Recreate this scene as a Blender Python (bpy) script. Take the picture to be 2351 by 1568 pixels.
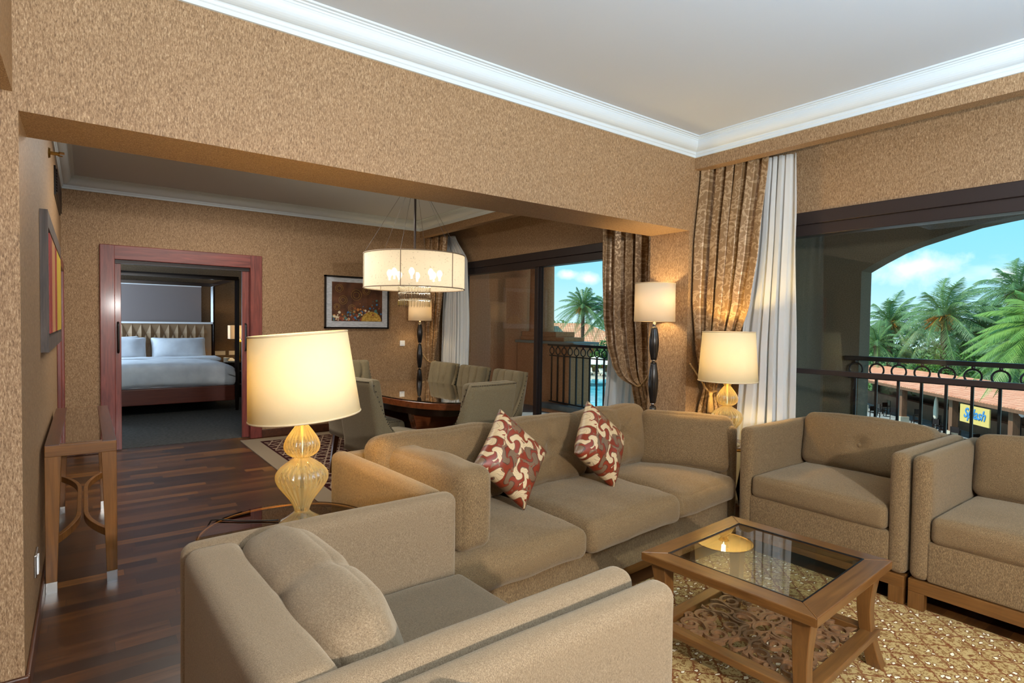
import bpy, bmesh, math, random
from mathutils import Vector, Matrix, Euler, noise
for o in list(bpy.data.objects): bpy.data.objects.remove(o, do_unlink=True)
S = bpy.context.scene
COL = S.collection
PI = math.pi
rnd = random.Random(7)

# ------------------------------------------------------------ camera, world, sun, big lights, exposure
S.view_settings.view_transform = 'Standard'
S.view_settings.look = 'None'
S.view_settings.gamma = 1.0
S.view_settings.use_curve_mapping = False
S.view_settings.exposure = 0.14

CAM_H = 1.40
f_px, yaw, pitch, roll = 1309.1, math.radians(53.137), math.radians(1.672), math.radians(0.767)
fw = Vector((math.cos(yaw)*math.cos(pitch), math.sin(yaw)*math.cos(pitch), -math.sin(pitch)))
r0 = Vector((math.sin(yaw), -math.cos(yaw), 0)); u0 = r0.cross(fw)
rt = r0*math.cos(roll) + u0*math.sin(roll); up = rt.cross(fw)
cam = bpy.data.cameras.new('camera'); cam_o = bpy.data.objects.new('camera', cam); COL.objects.link(cam_o)
cam.sensor_width = 36.0; cam.lens = 36.0*f_px/2351.0; cam.clip_start = 0.05; cam.clip_end = 400
M = Matrix((rt, up, -fw)).transposed().to_4x4(); M.translation = Vector((0, 0, CAM_H))
cam_o.matrix_world = M
S.camera = cam_o

def srgb(r, g, b):
    f = lambda c: (c/255/12.92) if c/255 <= 0.04045 else ((c/255+0.055)/1.055)**2.4
    return (f(r), f(g), f(b), 1.0)

class NT:
    """small helper to wire shader nodes"""
    def __init__(s, tree): s.t = tree; tree.nodes.clear()
    def n(s, typ, ins=None, **kw):
        nd = s.t.nodes.new(typ)
        for k, v in kw.items(): setattr(nd, k, v)
        for k, v in (ins or {}).items():
            sk = nd.inputs[k]
            if isinstance(v, bpy.types.NodeSocket): s.t.links.new(v, sk)
            else:
                try: sk.default_value = v
                except Exception: sk.default_value = v[:3]
        return nd
    def m(s, op, a, b=0.0, c=None, clamp=False):
        i = {0: a, 1: b}
        if c is not None: i[2] = c
        return s.n('ShaderNodeMath', i, operation=op, use_clamp=clamp).outputs[0]
    def vm(s, op, a, b):
        return s.n('ShaderNodeVectorMath', {0: a, 1: b}, operation=op).outputs[0]
    def mix(s, fac, a, b):
        nd = s.n('ShaderNodeMix', data_type='RGBA')
        for idx, v in ((0, fac), (6, a), (7, b)):
            if isinstance(v, bpy.types.NodeSocket): s.t.links.new(v, nd.inputs[idx])
            else: nd.inputs[idx].default_value = v
        return nd.outputs[2]
    def ramp(s, fac, stops, interp='LINEAR'):
        nd = s.n('ShaderNodeValToRGB', {0: fac}); cr = nd.color_ramp; cr.interpolation = interp
        while len(cr.elements) < len(stops): cr.elements.new(0.5)
        for e, (p, c) in zip(cr.elements, stops): e.position = p; e.color = c
        return nd.outputs[0]
    def noise(s, vec, scale, detail=2.0, rough=0.5, dist=0.0):
        return s.n('ShaderNodeTexNoise', {'Vector': vec, 'Scale': scale, 'Detail': detail, 'Roughness': rough, 'Distortion': dist}).outputs[0]
    def sep(s, vec): return s.n('ShaderNodeSeparateXYZ', {0: vec}).outputs
    def comb(s, x, y, z): return s.n('ShaderNodeCombineXYZ', {0: x, 1: y, 2: z}).outputs[0]

# world: clear cyan sky that pales to the horizon, with a few white clouds
W = bpy.data.worlds.new('world'); S.world = W; W.use_nodes = True
w = NT(W.node_tree)
gen = w.n('ShaderNodeTexCoord').outputs['Generated']
sx, sy, sz = w.sep(gen)[:3]
skycol = w.ramp(w.m('MAXIMUM', sz, 0.0), [(0.0, srgb(196, 224, 234)), (0.10, srgb(140, 206, 234)), (0.30, srgb(88, 190, 228)), (1.0, srgb(70, 160, 215))])
cv = w.n('ShaderNodeMapping', {'Vector': gen, 'Location': (1.3, 0.4, 0.2), 'Scale': (1, 1, 2.6)}).outputs[0]
cl = w.ramp(w.noise(cv, 4.2, 6, 0.55), [(0.53, (0, 0, 0, 1)), (0.72, (0.75, 0.75, 0.75, 1))])
cl = w.m('MULTIPLY', cl, w.ramp(sz, [(0.02, (0.3, 0.3, 0.3, 1)), (0.06, (1, 1, 1, 1)), (0.20, (1, 1, 1, 1)), (0.34, (0.2, 0.2, 0.2, 1))]))
# three clouds that stand low over the palms
for (cd_, rad) in (((0.944, 0.312, 0.088), 0.050), ((0.977, 0.206, 0.074), 0.026), ((0.697, 0.713, 0.082), 0.020), ((0.671, 0.736, 0.088), 0.016)):
    dv = w.vm('MULTIPLY', w.vm('SUBTRACT', w.n('ShaderNodeVectorMath', {0: gen}, operation='NORMALIZE').outputs[0], cd_), (1.0, 1.0, 2.4))
    dl = w.n('ShaderNodeVectorMath', {0: dv}, operation='LENGTH').outputs['Value']
    puff = w.noise(gen, 26.0, 5, 0.6)
    bl_ = w.m('SUBTRACT', 1.25, w.m('DIVIDE', dl, rad)); bl_ = w.m('ADD', bl_, w.m('MULTIPLY', w.m('SUBTRACT', puff, 0.5), 3.0))
    cl = w.m('MAXIMUM', cl, w.m('MULTIPLY', bl_, 0.7, clamp=True))
bg = w.n('ShaderNodeBackground', {'Color': w.mix(cl, skycol, srgb(236, 242, 246)), 'Strength': 1.45})
w.t.links.new(bg.outputs[0], w.n('ShaderNodeOutputWorld').inputs[0])

def light(name, kind, loc, energy, color=(1, 1, 1), size=0.1, rot=None, parent=None, size_y=None, spread=None):
    l = bpy.data.lights.new(name, kind); l.energy = energy; l.color = color
    if kind == 'AREA':
        l.size = size
        if size_y: l.shape = 'RECTANGLE'; l.size_y = size_y
        if spread: l.spread = spread
    elif kind == 'SUN': l.angle = size
    else: l.shadow_soft_size = size
    o = bpy.data.objects.new(name, l); COL.objects.link(o); o.location = loc
    if rot: o.rotation_euler = rot
    if parent: o.parent = parent
    return o

# sun from behind the building: it lights the garden and leaves the balcony in shade
light('sun', 'SUN', (0, 0, 30), 5.5, (1.0, 0.94, 0.84), 0.01, Euler((math.radians(38), 0, math.radians(-128))))
# photographer's flash on a stand at the right of the camera
light('flash', 'POINT', (0.60, -1.55, 1.74), 400, (1.0, 0.98, 0.945), 0.05)
# fill light added behind the camera, bounced off the ceiling
light('bounce_fill', 'AREA', (1.2, -1.6, 1.5), 400, (0.60, 0.83, 1.0), 1.6, (PI, 0, 0))
# fill light added under the dining ceiling to brighten that room
light('dining_fill', 'AREA', (1.2, 5.5, 2.80), 66, (1.0, 0.94, 0.84), 1.4, (0, 0, 0))
light('bedroom_daylight', 'AREA', (-1.35, 11.3, 1.5), 130, (0.60, 0.80, 1.0), 1.1, (0, -PI/2, 0))  # daylight from the bedroom's own window, left of the bed

# ------------------------------------------------------------ mesh builder
class MB:
    def __init__(s): s.v = []; s.f = []
    def add(s, vs, fs):
        b = len(s.v); s.v += [tuple(p) for p in vs]; s.f += [tuple(i+b for i in f) for f in fs]; return s
    def box(s, x0, y0, z0, x1, y1, z1):
        x0, x1 = min(x0, x1), max(x0, x1); y0, y1 = min(y0, y1), max(y0, y1); z0, z1 = min(z0, z1), max(z0, z1)
        return s.add([(x0,y0,z0),(x1,y0,z0),(x1,y1,z0),(x0,y1,z0),(x0,y0,z1),(x1,y0,z1),(x1,y1,z1),(x0,y1,z1)],
            [(0,3,2,1),(4,5,6,7),(0,1,5,4),(1,2,6,5),(2,3,7,6),(3,0,4,7)])
    def rbox(s, x0, y0, z0, x1, y1, z1, r=0.03, n=(10, 10, 6), seg=3, fn=None, mat=None):
        """rounded box with an even grid, so that fn(q, p) can puff and crease it; q in -1..1"""
        h = Vector(((x1-x0)/2, (y1-y0)/2, (z1-z0)/2)); c = Vector(((x1+x0)/2, (y1+y0)/2, (z1+z0)/2))
        r = min(r, min(h)*0.999)
        def ts(H, k):
            e = [-H + r*(1-math.cos(PI/2*i/seg)) for i in range(seg)]
            mid = [-(H-r) + 2*(H-r)*i/k for i in range(k+1)]
            return e + mid + [-a for a in reversed(e)]
        T = [ts(h[i], n[i]) for i in range(3)]
        idx = {}; vs = []; fs = []
        def vert(p):
            k = (round(p[0], 5), round(p[1], 5), round(p[2], 5))
            if k in idx: return idx[k]
            P = Vector(p); inn = Vector([max(-(h[i]-r), min(h[i]-r, P[i])) for i in range(3)])
            d = P - inn
            if d.length > 1e-9:
                # square-to-circle: keeps the silhouette a true fillet
                d = d.normalized()*r
            Q = inn + d
            q = Vector((P[0]/h[0], P[1]/h[1], P[2]/h[2]))
            if fn: Q = fn(q, Q)
            Q = Q + c
            if mat: Q = mat @ Q
            idx[k] = len(vs); vs.append(tuple(Q)); return idx[k]
        for ax in range(3):
            a, b = [(1, 2), (2, 0), (0, 1)][ax]
            for sg in (-1, 1):
                for i in range(len(T[a])-1):
                    for j in range(len(T[b])-1):
                        q = []
                        for (ii, jj) in ((i, j), (i+1, j), (i+1, j+1), (i, j+1)):
                            p = [0, 0, 0]; p[ax] = sg*h[ax]; p[a] = T[a][ii]; p[b] = T[b][jj]; q.append(vert(p))
                        fs.append(tuple(q) if sg > 0 else tuple(reversed(q)))
        return s.add(vs, fs)
    def lathe(s, prof, n=32, cx=0.0, cy=0.0, ribs=0, amp=0.0, cap=True, mat=None):
        vs = []; fs = []
        for (r, z) in prof:
            for k in range(n):
                t = 2*PI*k/n
                rr = r*(1+amp*(abs(math.cos(ribs*t/2))**0.8*2-1)) if ribs else r
                vs.append((cx+rr*math.cos(t), cy+rr*math.sin(t), z))
        for i in range(len(prof)-1):
            for k in range(n):
                a = i*n+k; b = i*n+(k+1) % n
                fs.append((a, b, b+n, a+n))
        if cap:
            fs.append(tuple(range(n-1, -1, -1))); m = (len(prof)-1)*n; fs.append(tuple(range(m, m+n)))
        if mat: vs = [mat @ Vector(p) for p in vs]
        return s.add(vs, fs)
    def tube(s, path, r, n=8, closed=False, cap=True):
        P = [Vector(p) for p in path]; m = len(P); vs = []; fs = []
        rr = r if isinstance(r, (list, tuple)) else [r]*m
        prev = None
        for i in range(m):
            a = P[(i-1) % m] if (closed or i > 0) else P[i]; b = P[(i+1) % m] if (closed or i < m-1) else P[i]
            t = (b-a).normalized()
            if prev is None:
                x = t.orthogonal().normalized()
            else:
                x = (prev - t*prev.dot(t))
                x = x.normalized() if x.length > 1e-6 else t.orthogonal().normalized()
            prev = x; y = t.cross(x)
            for k in range(n):
                q = 2*PI*k/n; vs.append(P[i] + (x*math.cos(q)+y*math.sin(q))*rr[i])
        for i in range(m if closed else m-1):
            for k in range(n):
                a = i*n+k; b = i*n+(k+1) % n; c = ((i+1) % m)*n+(k+1) % n; d = ((i+1) % m)*n+k
                fs.append((a, b, c, d))
        if cap and not closed:
            fs.append(tuple(range(n-1, -1, -1))); fs.append(tuple(range((m-1)*n, m*n)))
        return s.add(vs, fs)
    def prism(s, poly, fn0, fn1):
        """poly of 2D points; fn0/fn1 map (a,b) to the two end faces"""
        n = len(poly); vs = [fn0(*p) for p in poly] + [fn1(*p) for p in poly]
        fs = [tuple(range(n-1, -1, -1)), tuple(range(n, 2*n))] + [(i, (i+1) % n, n+(i+1) % n, n+i) for i in range(n)]
        return s.add(vs, fs)
    def grid(s, nu, nv, fn):
        vs = [fn(i/nu, j/nv) for j in range(nv+1) for i in range(nu+1)]
        fs = [(j*(nu+1)+i, j*(nu+1)+i+1, (j+1)*(nu+1)+i+1, (j+1)*(nu+1)+i) for j in range(nv) for i in range(nu)]
        return s.add(vs, fs)
    def ribbon(s, path, wd, z0, z1):
        """flat strip of width wd along a 2D path, between z0 and z1"""
        P = [Vector(p) for p in path]; m = len(P); vs = []; fs = []
        for i in range(m):
            t = (P[min(i+1, m-1)]-P[max(i-1, 0)]).normalized(); nn = Vector((-t.y, t.x))*wd/2
            a = P[i]+nn; b = P[i]-nn
            vs += [(a.x, a.y, z0), (b.x, b.y, z0), (b.x, b.y, z1), (a.x, a.y, z1)]
        for i in range(m-1):
            o = i*4
            for k in range(4): fs.append((o+k, o+(k+1) % 4, o+4+(k+1) % 4, o+4+k))
        fs.append((3, 2, 1, 0)); o = (m-1)*4; fs.append((o, o+1, o+2, o+3))
        return s.add(vs, fs)
    def mesh(s, name, smooth=False):
        me = bpy.data.meshes.new(name); me.from_pydata(s.v, [], s.f); me.validate(); me.update()
        bm = bmesh.new(); bm.from_mesh(me); bmesh.ops.recalc_face_normals(bm, faces=bm.faces); bm.to_mesh(me); bm.free()
        if smooth:
            for p in me.polygons: p.use_smooth = True
        return me
    def build(s, name, mat, parent=None, smooth=False, bevel=0.0, sub=0, solid=0.0, auto=None):
        me = s.mesh(name, smooth or auto is not None); me.materials.append(mat)
        if auto is not None: me.set_sharp_from_angle(angle=math.radians(auto))
        o = bpy.data.objects.new(name, me); COL.objects.link(o)
        if parent: o.parent = parent
        if solid: md = o.modifiers.new('solid', 'SOLIDIFY'); md.thickness = solid; md.offset = 0
        if bevel:
            md = o.modifiers.new('bevel', 'BEVEL'); md.width = bevel; md.segments = 2; md.limit_method = 'ANGLE'; md.angle_limit = math.radians(40)
        if sub: md = o.modifiers.new('sub', 'SUBSURF'); md.levels = sub; md.render_levels = sub
        return o

def tag(o, label=None, cat=None, group=None, kind=None):
    if label: o['label'] = label
    if cat: o['category'] = cat
    if group: o['group'] = group
    if kind: o['kind'] = kind
    return o
def thing(name, label, cat, loc=(0, 0, 0), rz=0.0, group=None):
    o = bpy.data.objects.new(name, None); COL.objects.link(o); o.empty_display_size = 0.1
    o.location = loc; o.rotation_euler = (0, 0, rz); return tag(o, label, cat, group)
def struct(mb, name, mat, parent=None, **kw):
    o = mb.build(name, mat, parent, **kw); o['kind'] = 'structure'; return o
def dup(root, loc, rz=None, label=None, group=None):
    """a copy of a thing together with its parts, sub-parts and lamps"""
    def rec(o, par):
        c = o.copy(); COL.objects.link(c)
        if par: c.parent = par
        for ch in list(o.children): rec(ch, c)
        return c
    r = rec(root, None); r.location = loc
    if rz is not None: r.rotation_euler = (0, 0, rz)
    if label: r['label'] = label
    if group: r['group'] = group
    return r
def fbm(p, sc, seed=0.0):
    return noise.fractal(Vector((p[0]*sc+seed, p[1]*sc-seed*0.7, p[2]*sc+seed*1.3)), 1.0, 2.0, 3)
# ------------------------------------------------------------ materials (all procedural)
def newmat(name):
    m = bpy.data.materials.new(name); m.use_nodes = True; return m, NT(m.node_tree)
def finish(t, shader, disp=None):
    out = t.n('ShaderNodeOutputMaterial'); t.t.links.new(shader, out.inputs[0]); return out
def bsdf(t, color, rough=0.6, metal=0.0, bump=None, bstr=0.3, bdist=0.01, spec=0.5, **kw):
    i = {'Base Color': color, 'Roughness': rough, 'Metallic': metal, 'Specular IOR Level': spec}
    i.update(kw)
    if bump is not None:
        i['Normal'] = t.n('ShaderNodeBump', {'Height': bump, 'Strength': bstr, 'Distance': bdist}).outputs[0]
    return t.n('ShaderNodeBsdfPrincipled', i).outputs[0]
def simple(name, color, rough=0.5, metal=0.0, spec=0.5, **kw):
    m, t = newmat(name); finish(t, bsdf(t, color, rough, metal, spec=spec, **kw)); return m
def obco(t, scale=(1, 1, 1), rot=(0, 0, 0)):
    c = t.n('ShaderNodeTexCoord').outputs['Object']
    return t.n('ShaderNodeMapping', {'Vector': c, 'Scale': scale, 'Rotation': rot}).outputs[0]

def m_wallpaper(name='wallpaper', k=1.0):
    m, t = newmat(name)
    n1 = t.noise(obco(t, (215, 215, 58)), 1.0, 3, 0.6, 0.6)
    n2 = t.noise(obco(t, (420, 420, 120)), 1.0, 2, 0.5)
    n3 = t.noise(obco(t, (3, 3, 3)), 1.0, 2)
    f = t.m('ADD', t.m('MULTIPLY', n1, 0.7), t.m('MULTIPLY', n2, 0.3))
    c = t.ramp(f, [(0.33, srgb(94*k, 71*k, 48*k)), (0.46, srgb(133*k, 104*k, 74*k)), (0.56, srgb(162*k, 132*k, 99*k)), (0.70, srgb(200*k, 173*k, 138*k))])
    c = t.mix(t.m('MULTIPLY', n3, 0.25), c, srgb(146*k, 112*k, 76*k))
    finish(t, bsdf(t, c, 0.62, bump=f, bstr=0.35, bdist=0.004, spec=0.35)); return m
def m_wood(name, dark, light, axis=0, rough=0.35, scale=1.0, coat=0.0, spec=0.5):
    m, t = newmat(name); sc = [26*scale]*3; sc[axis] = 2.2*scale
    n1 = t.noise(obco(t, tuple(sc)), 1.0, 5, 0.6, 1.2)
    sc2 = [120*scale]*3; sc2[axis] = 5*scale
    n2 = t.noise(obco(t, tuple(sc2)), 1.0, 2)
    f = t.m('ADD', t.m('MULTIPLY', n1, 0.75), t.m('MULTIPLY', n2, 0.25))
    c = t.ramp(f, [(0.3, dark), (0.7, light)])
    finish(t, bsdf(t, c, rough, bump=n2, bstr=0.06, bdist=0.003, spec=spec, **{'Coat Weight': coat, 'Coat Roughness': 0.12})); return m
def m_floor():
    m, t = newmat('walnut_strip_floor')
    co = t.n('ShaderNodeTexCoord').outputs['Object']
    x, y, z = t.sep(co)[:3]
    row = t.m('FLOOR', t.m('DIVIDE', y, 0.085))
    rv = t.n('ShaderNodeTexWhiteNoise', {'W': row}, noise_dimensions='1D').outputs[0]
    xs = t.m('DIVIDE', t.m('ADD', x, t.m('MULTIPLY', rv, 7.0)), t.m('ADD', 0.55, t.m('MULTIPLY', rv, 0.5)))
    col = t.m('FLOOR', xs)
    pv = t.n('ShaderNodeTexWhiteNoise', {'Vector': t.comb(row, col, 0.0)}, noise_dimensions='3D').outputs[0]
    gr = t.noise(t.comb(t.m('MULTIPLY', x, 3.0), t.m('MULTIPLY', y, 42.0), t.m('MULTIPLY', pv, 30.0)), 1.0, 5, 0.6, 1.0)
    base = t.ramp(pv, [(0.0, srgb(48, 27, 13)), (0.45, srgb(72, 42, 18)), (0.8, srgb(94, 57, 24)), (1.0, srgb(124, 80, 36))])
    c = t.mix(t.m('MULTIPLY', t.ramp(gr, [(0.35, (1, 1, 1, 1)), (0.62, (0, 0, 0, 1))]), 0.6), base, srgb(46, 24, 12))
    fy = t.m('FRACT', t.m('DIVIDE', y, 0.085)); fx = t.m('FRACT', xs)
    gap = t.m('MAXIMUM', t.m('LESS_THAN', fy, 0.02), t.m('LESS_THAN', fx, 0.004))
    c = t.mix(t.m('MULTIPLY', gap, 0.7), c, srgb(26, 13, 7))
    finish(t, bsdf(t, c, t.m('ADD', 0.24, t.m('MULTIPLY', gr, 0.14)), bump=gr, bstr=0.05, bdist=0.002, spec=0.5)); return m
def m_fabric(name, lo, mid, hi, sc=(190, 46, 190), spec=0.15, weave=0.0):
    """chenille: short streaks along one axis"""
    m, t = newmat(name)
    n1 = t.noise(obco(t, sc), 1.0, 3, 0.6, 0.4)
    n2 = t.noise(obco(t, (6, 6, 6)), 1.0, 3)
    if weave:
        n3 = t.noise(obco(t, (sc[1], sc[0], sc[1]*1.0)), 1.0, 2)
        n1 = t.m('ADD', t.m('MULTIPLY', n1, 0.6), t.m('MULTIPLY', n3, 0.4))
    c = t.ramp(n1, [(0.32, lo), (0.5, mid), (0.68, hi)])
    c = t.mix(t.m('MULTIPLY', n2, 0.3), c, mid)
    finish(t, bsdf(t, c, 0.85, bump=n1, bstr=0.3, bdist=0.003, spec=spec, **{'Sheen Weight': 0.25, 'Sheen Roughness': 0.5, 'Sheen Tint': (0.9, 0.75, 0.55, 1)})); return m
def swirl(t, u, v, scale, arms=2.0, wind=8.0, lob0=0.56, thr=-0.40):
    """scrolling acanthus rosettes: a mask, its dark outline, the filler stems and a random pick per rosette"""
    vec = t.comb(t.m('MULTIPLY', u, scale), t.m('MULTIPLY', v, scale), 0.0)
    wn = t.n('ShaderNodeTexNoise', {'Vector': vec, 'Scale': 1.6, 'Detail': 1.0}).outputs[1]
    vec = t.vm('ADD', vec, t.vm('MULTIPLY', t.vm('SUBTRACT', wn, (0.5, 0.5, 0.5)), (0.5, 0.5, 0.0)))
    vo = t.n('ShaderNodeTexVoronoi', {'Vector': vec, 'Scale': 1.0, 'Randomness': 0.7}, voronoi_dimensions='2D')
    d = t.vm('SUBTRACT', vec, vo.outputs['Position'])
    dx, dy, _ = t.sep(d)[:3]
    r = vo.outputs['Distance']; ang = t.m('ARCTAN2', dy, dx)
    rc = t.sep(vo.outputs['Color'])
    sp = t.m('SINE', t.m('ADD', t.m('ADD', t.m('MULTIPLY', ang, arms), t.m('MULTIPLY', r, wind)), t.m('MULTIPLY', rc[0], 6.28)))
    lob = t.m('ADD', lob0, t.m('MULTIPLY', t.m('SINE', t.m('ADD', t.m('MULTIPLY', ang, 9.0), t.m('MULTIPLY', r, 10.0))), 0.13))
    inside = t.m('LESS_THAN', r, lob)
    leaf = t.m('MULTIPLY', inside, t.m('GREATER_THAN', sp, thr))
    line = t.m('MULTIPLY', inside, t.m('LESS_THAN', t.m('ABSOLUTE', t.m('SUBTRACT', sp, thr+0.1)), 0.2))
    vein = t.m('LESS_THAN', t.m('ABSOLUTE', t.m('SINE', t.m('ADD', t.m('MULTIPLY', ang, 10.0), t.m('MULTIPLY', r, 22.0)))), 0.22)
    line = t.m('MAXIMUM', line, t.m('MULTIPLY', t.m('MULTIPLY', leaf, vein), 0.6))
    v2 = t.n('ShaderNodeTexVoronoi', {'Vector': vec, 'Scale': 2.6, 'Randomness': 1.0}, voronoi_dimensions='2D')
    stem = t.m('MULTIPLY', t.m('SUBTRACT', 1.0, inside), t.m('LESS_THAN', t.m('ABSOLUTE', t.m('SUBTRACT', v2.outputs['Distance'], 0.30)), 0.10))
    return leaf, line, stem, rc[1]
def m_damask(name, base, a, b, rough=0.5, scale=10.0):
    """scrolling leaf pattern in two tones over a ground, laid in the cushion's own x-z plane"""
    m, t = newmat(name)
    x, y, z = t.sep(t.n('ShaderNodeTexCoord').outputs['Object'])[:3]
    leaf, line, stem, pick = swirl(t, x, z, scale, 2.0, 8.0, 0.60, -0.55)
    tone = t.mix(t.m('GREATER_THAN', pick, 0.5), a, b)
    c = t.mix(t.m('MULTIPLY', stem, 0.9), base, b)
    c = t.mix(leaf, c, tone)
    c = t.mix(t.m('MULTIPLY', line, 0.8), c, srgb(70, 36, 22))
    h = t.m('ADD', leaf, t.m('MULTIPLY', stem, 0.5))
    finish(t, bsdf(t, c, rough, bump=h, bstr=0.25, bdist=0.002, spec=0.4)); return m
def m_brocade():
    m, t = newmat('gold_brocade')
    x, y, z = t.sep(t.n('ShaderNodeTexCoord').outputs['Object'])[:3]
    leaf, line, stem, pick = swirl(t, y, z, 8.5, 3.0, 12.0, 0.42, -0.05)
    pat = t.m('MAXIMUM', leaf, t.m('MULTIPLY', stem, 0.7))
    pat = t.m('MULTIPLY', pat, t.m('SUBTRACT', 1.0, line))
    c = t.mix(pat, srgb(136, 106, 72), srgb(178, 150, 116))
    finish(t, bsdf(t, c, t.m('SUBTRACT', 0.44, t.m('MULTIPLY', pat, 0.16)), metal=0.25, bump=pat, bstr=0.15, bdist=0.002, spec=0.6)); return m
def m_sheer(name, col, alpha):
    m, t = newmat(name)
    d = t.n('ShaderNodeBsdfDiffuse', {'Color': col}).outputs[0]
    tl = t.n('ShaderNodeBsdfTranslucent', {'Color': col}).outputs[0]
    a = t.n('ShaderNodeMixShader', {0: 0.4, 1: d, 2: tl}).outputs[0]
    tr = t.n('ShaderNodeBsdfTransparent').outputs[0]
    finish(t, t.n('ShaderNodeMixShader', {0: alpha, 1: tr, 2: a}).outputs[0]); return m
def m_glass(name, tint=(1, 1, 1, 1), ior=1.45, gloss=1.0, rough=0.0):
    """thin glass: see-through plus a fresnel reflection"""
    m, t = newmat(name)
    fr = t.n('ShaderNodeFresnel', {'IOR': ior}).outputs[0]
    if gloss != 1.0: fr = t.m('MULTIPLY', fr, gloss, clamp=True)
    fr = t.m('MULTIPLY', fr, t.m('SUBTRACT', 1.0, t.n('ShaderNodeNewGeometry').outputs['Backfacing']))
    tr = t.n('ShaderNodeBsdfTransparent', {'Color': tint}).outputs[0]
    gl = t.n('ShaderNodeBsdfGlossy', {'Roughness': rough}).outputs[0]
    finish(t, t.n('ShaderNodeMixShader', {0: fr, 1: tr, 2: gl}).outputs[0]); return m
def m_amber():
    m, t = newmat('amber_ribbed_glass')
    fr = t.n('ShaderNodeFresnel', {'IOR': 1.5}).outputs[0]
    face = t.n('ShaderNodeLayerWeight', {'Blend': 0.5}).outputs['Facing']
    tr = t.n('ShaderNodeBsdfTransparent', {'Color': (1.0, 0.88, 0.62, 1)}).outputs[0]
    tl = t.n('ShaderNodeBsdfTranslucent', {'Color': (1.0, 0.84, 0.38, 1)}).outputs[0]
    df = t.n('ShaderNodeBsdfDiffuse', {'Color': (0.96, 0.78, 0.40, 1)}).outputs[0]
    gl = t.n('ShaderNodeBsdfGlossy', {'Roughness': 0.05}).outputs[0]
    body = t.n('ShaderNodeMixShader', {0: 0.5, 1: tl, 2: df}).outputs[0]
    body = t.n('ShaderNodeMixShader', {0: t.m('ADD', 0.16, t.m('MULTIPLY', face, 0.6), clamp=True), 1: tr, 2: body}).outputs[0]
    fr = t.m('MULTIPLY', t.m('MULTIPLY', fr, 1.8, clamp=True), t.m('SUBTRACT', 1.0, t.n('ShaderNodeNewGeometry').outputs['Backfacing']))
    finish(t, t.n('ShaderNodeMixShader', {0: fr, 1: body, 2: gl}).outputs[0]); return m
def m_shade(name, col, trans=0.55, glow=None, gstr=0.0):
    m, t = newmat(name)
    n = t.noise(obco(t, (150, 150, 150)), 1.0, 2)
    c = t.mix(t.m('MULTIPLY', n, 0.12), col, (col[0]*0.75, col[1]*0.7, col[2]*0.6, 1))
    d = t.n('ShaderNodeBsdfDiffuse', {'Color': c}).outputs[0]
    tl = t.n('ShaderNodeBsdfTranslucent', {'Color': c}).outputs[0]
    sh = t.n('ShaderNodeMixShader', {0: trans, 1: d, 2: tl}).outputs[0]
    if glow:
        e = t.n('ShaderNodeEmission', {'Color': glow, 'Strength': gstr}).outputs[0]
        sh = t.n('ShaderNodeAddShader', {0: sh, 1: e}).outputs[0]
    finish(t, sh); return m
def m_emit(name, col, st):
    m, t = newmat(name); finish(t, t.n('ShaderNodeEmission', {'Color': col, 'Strength': st}).outputs[0]); return m
def m_rug():
    m, t = newmat('gold_lattice_rug')
    co = t.n('ShaderNodeTexCoord').outputs['Object']
    wn = t.n('ShaderNodeTexNoise', {'Vector': co, 'Scale': 38.0, 'Detail': 2.0}).outputs[1]
    wp = t.vm('ADD', co, t.vm('MULTIPLY', t.vm('SUBTRACT', wn, (0.5, 0.5, 0.5)), (0.030, 0.030, 0.0)))
    x, y, z = t.sep(wp)[:3]
    P = 0.135
    a = t.m('DIVIDE', t.m('ADD', x, y), P); b = t.m('DIVIDE', t.m('SUBTRACT', x, y), P)
    fa = t.m('ABSOLUTE', t.m('SUBTRACT', t.m('FRACT', a), 0.5)); fb = t.m('ABSOLUTE', t.m('SUBTRACT', t.m('FRACT', b), 0.5))
    line = t.m('MAXIMUM', t.m('LESS_THAN', fa, 0.05), t.m('LESS_THAN', fb, 0.05))
    # leaf flecks round every crossing and dots inside every lozenge
    v = t.n('ShaderNodeTexVoronoi', {'Vector': t.vm('MULTIPLY', wp, (1.0, 2.3, 1.0)), 'Scale': 18.0, 'Randomness': 0.7})
    fleck = t.m('LESS_THAN', v.outputs[0], 0.22)
    pick = t.m('GREATER_THAN', t.sep(v.outputs[1])[0], 0.36)
    edge = t.m('LESS_THAN', v.outputs[0], 0.34)
    twig = t.m('GREATER_THAN', t.noise(t.vm('MULTIPLY', wp, (1.0, 1.0, 0.0)), 60.0, 2, 0.6, 1.0), 0.53)
    g = t.mix(t.noise(co, 14.0, 2), srgb(158, 128, 78), srgb(190, 162, 110))
    c = t.mix(t.m('MULTIPLY', twig, 0.75), g, srgb(112, 68, 30))
    c = t.mix(t.m('MULTIPLY', line, 0.75), c, srgb(110, 52, 26))
    c = t.mix(t.m('MULTIPLY', t.m('MULTIPLY', edge, pick), 0.8), c, srgb(104, 56, 30))
    c = t.mix(t.m('MULTIPLY', fleck, pick), c, srgb(232, 218, 188))
    finish(t, bsdf(t, c, 0.95, bump=t.noise(co, 420.0, 1), bstr=0.25, bdist=0.003, spec=0.05)); return m
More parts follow.
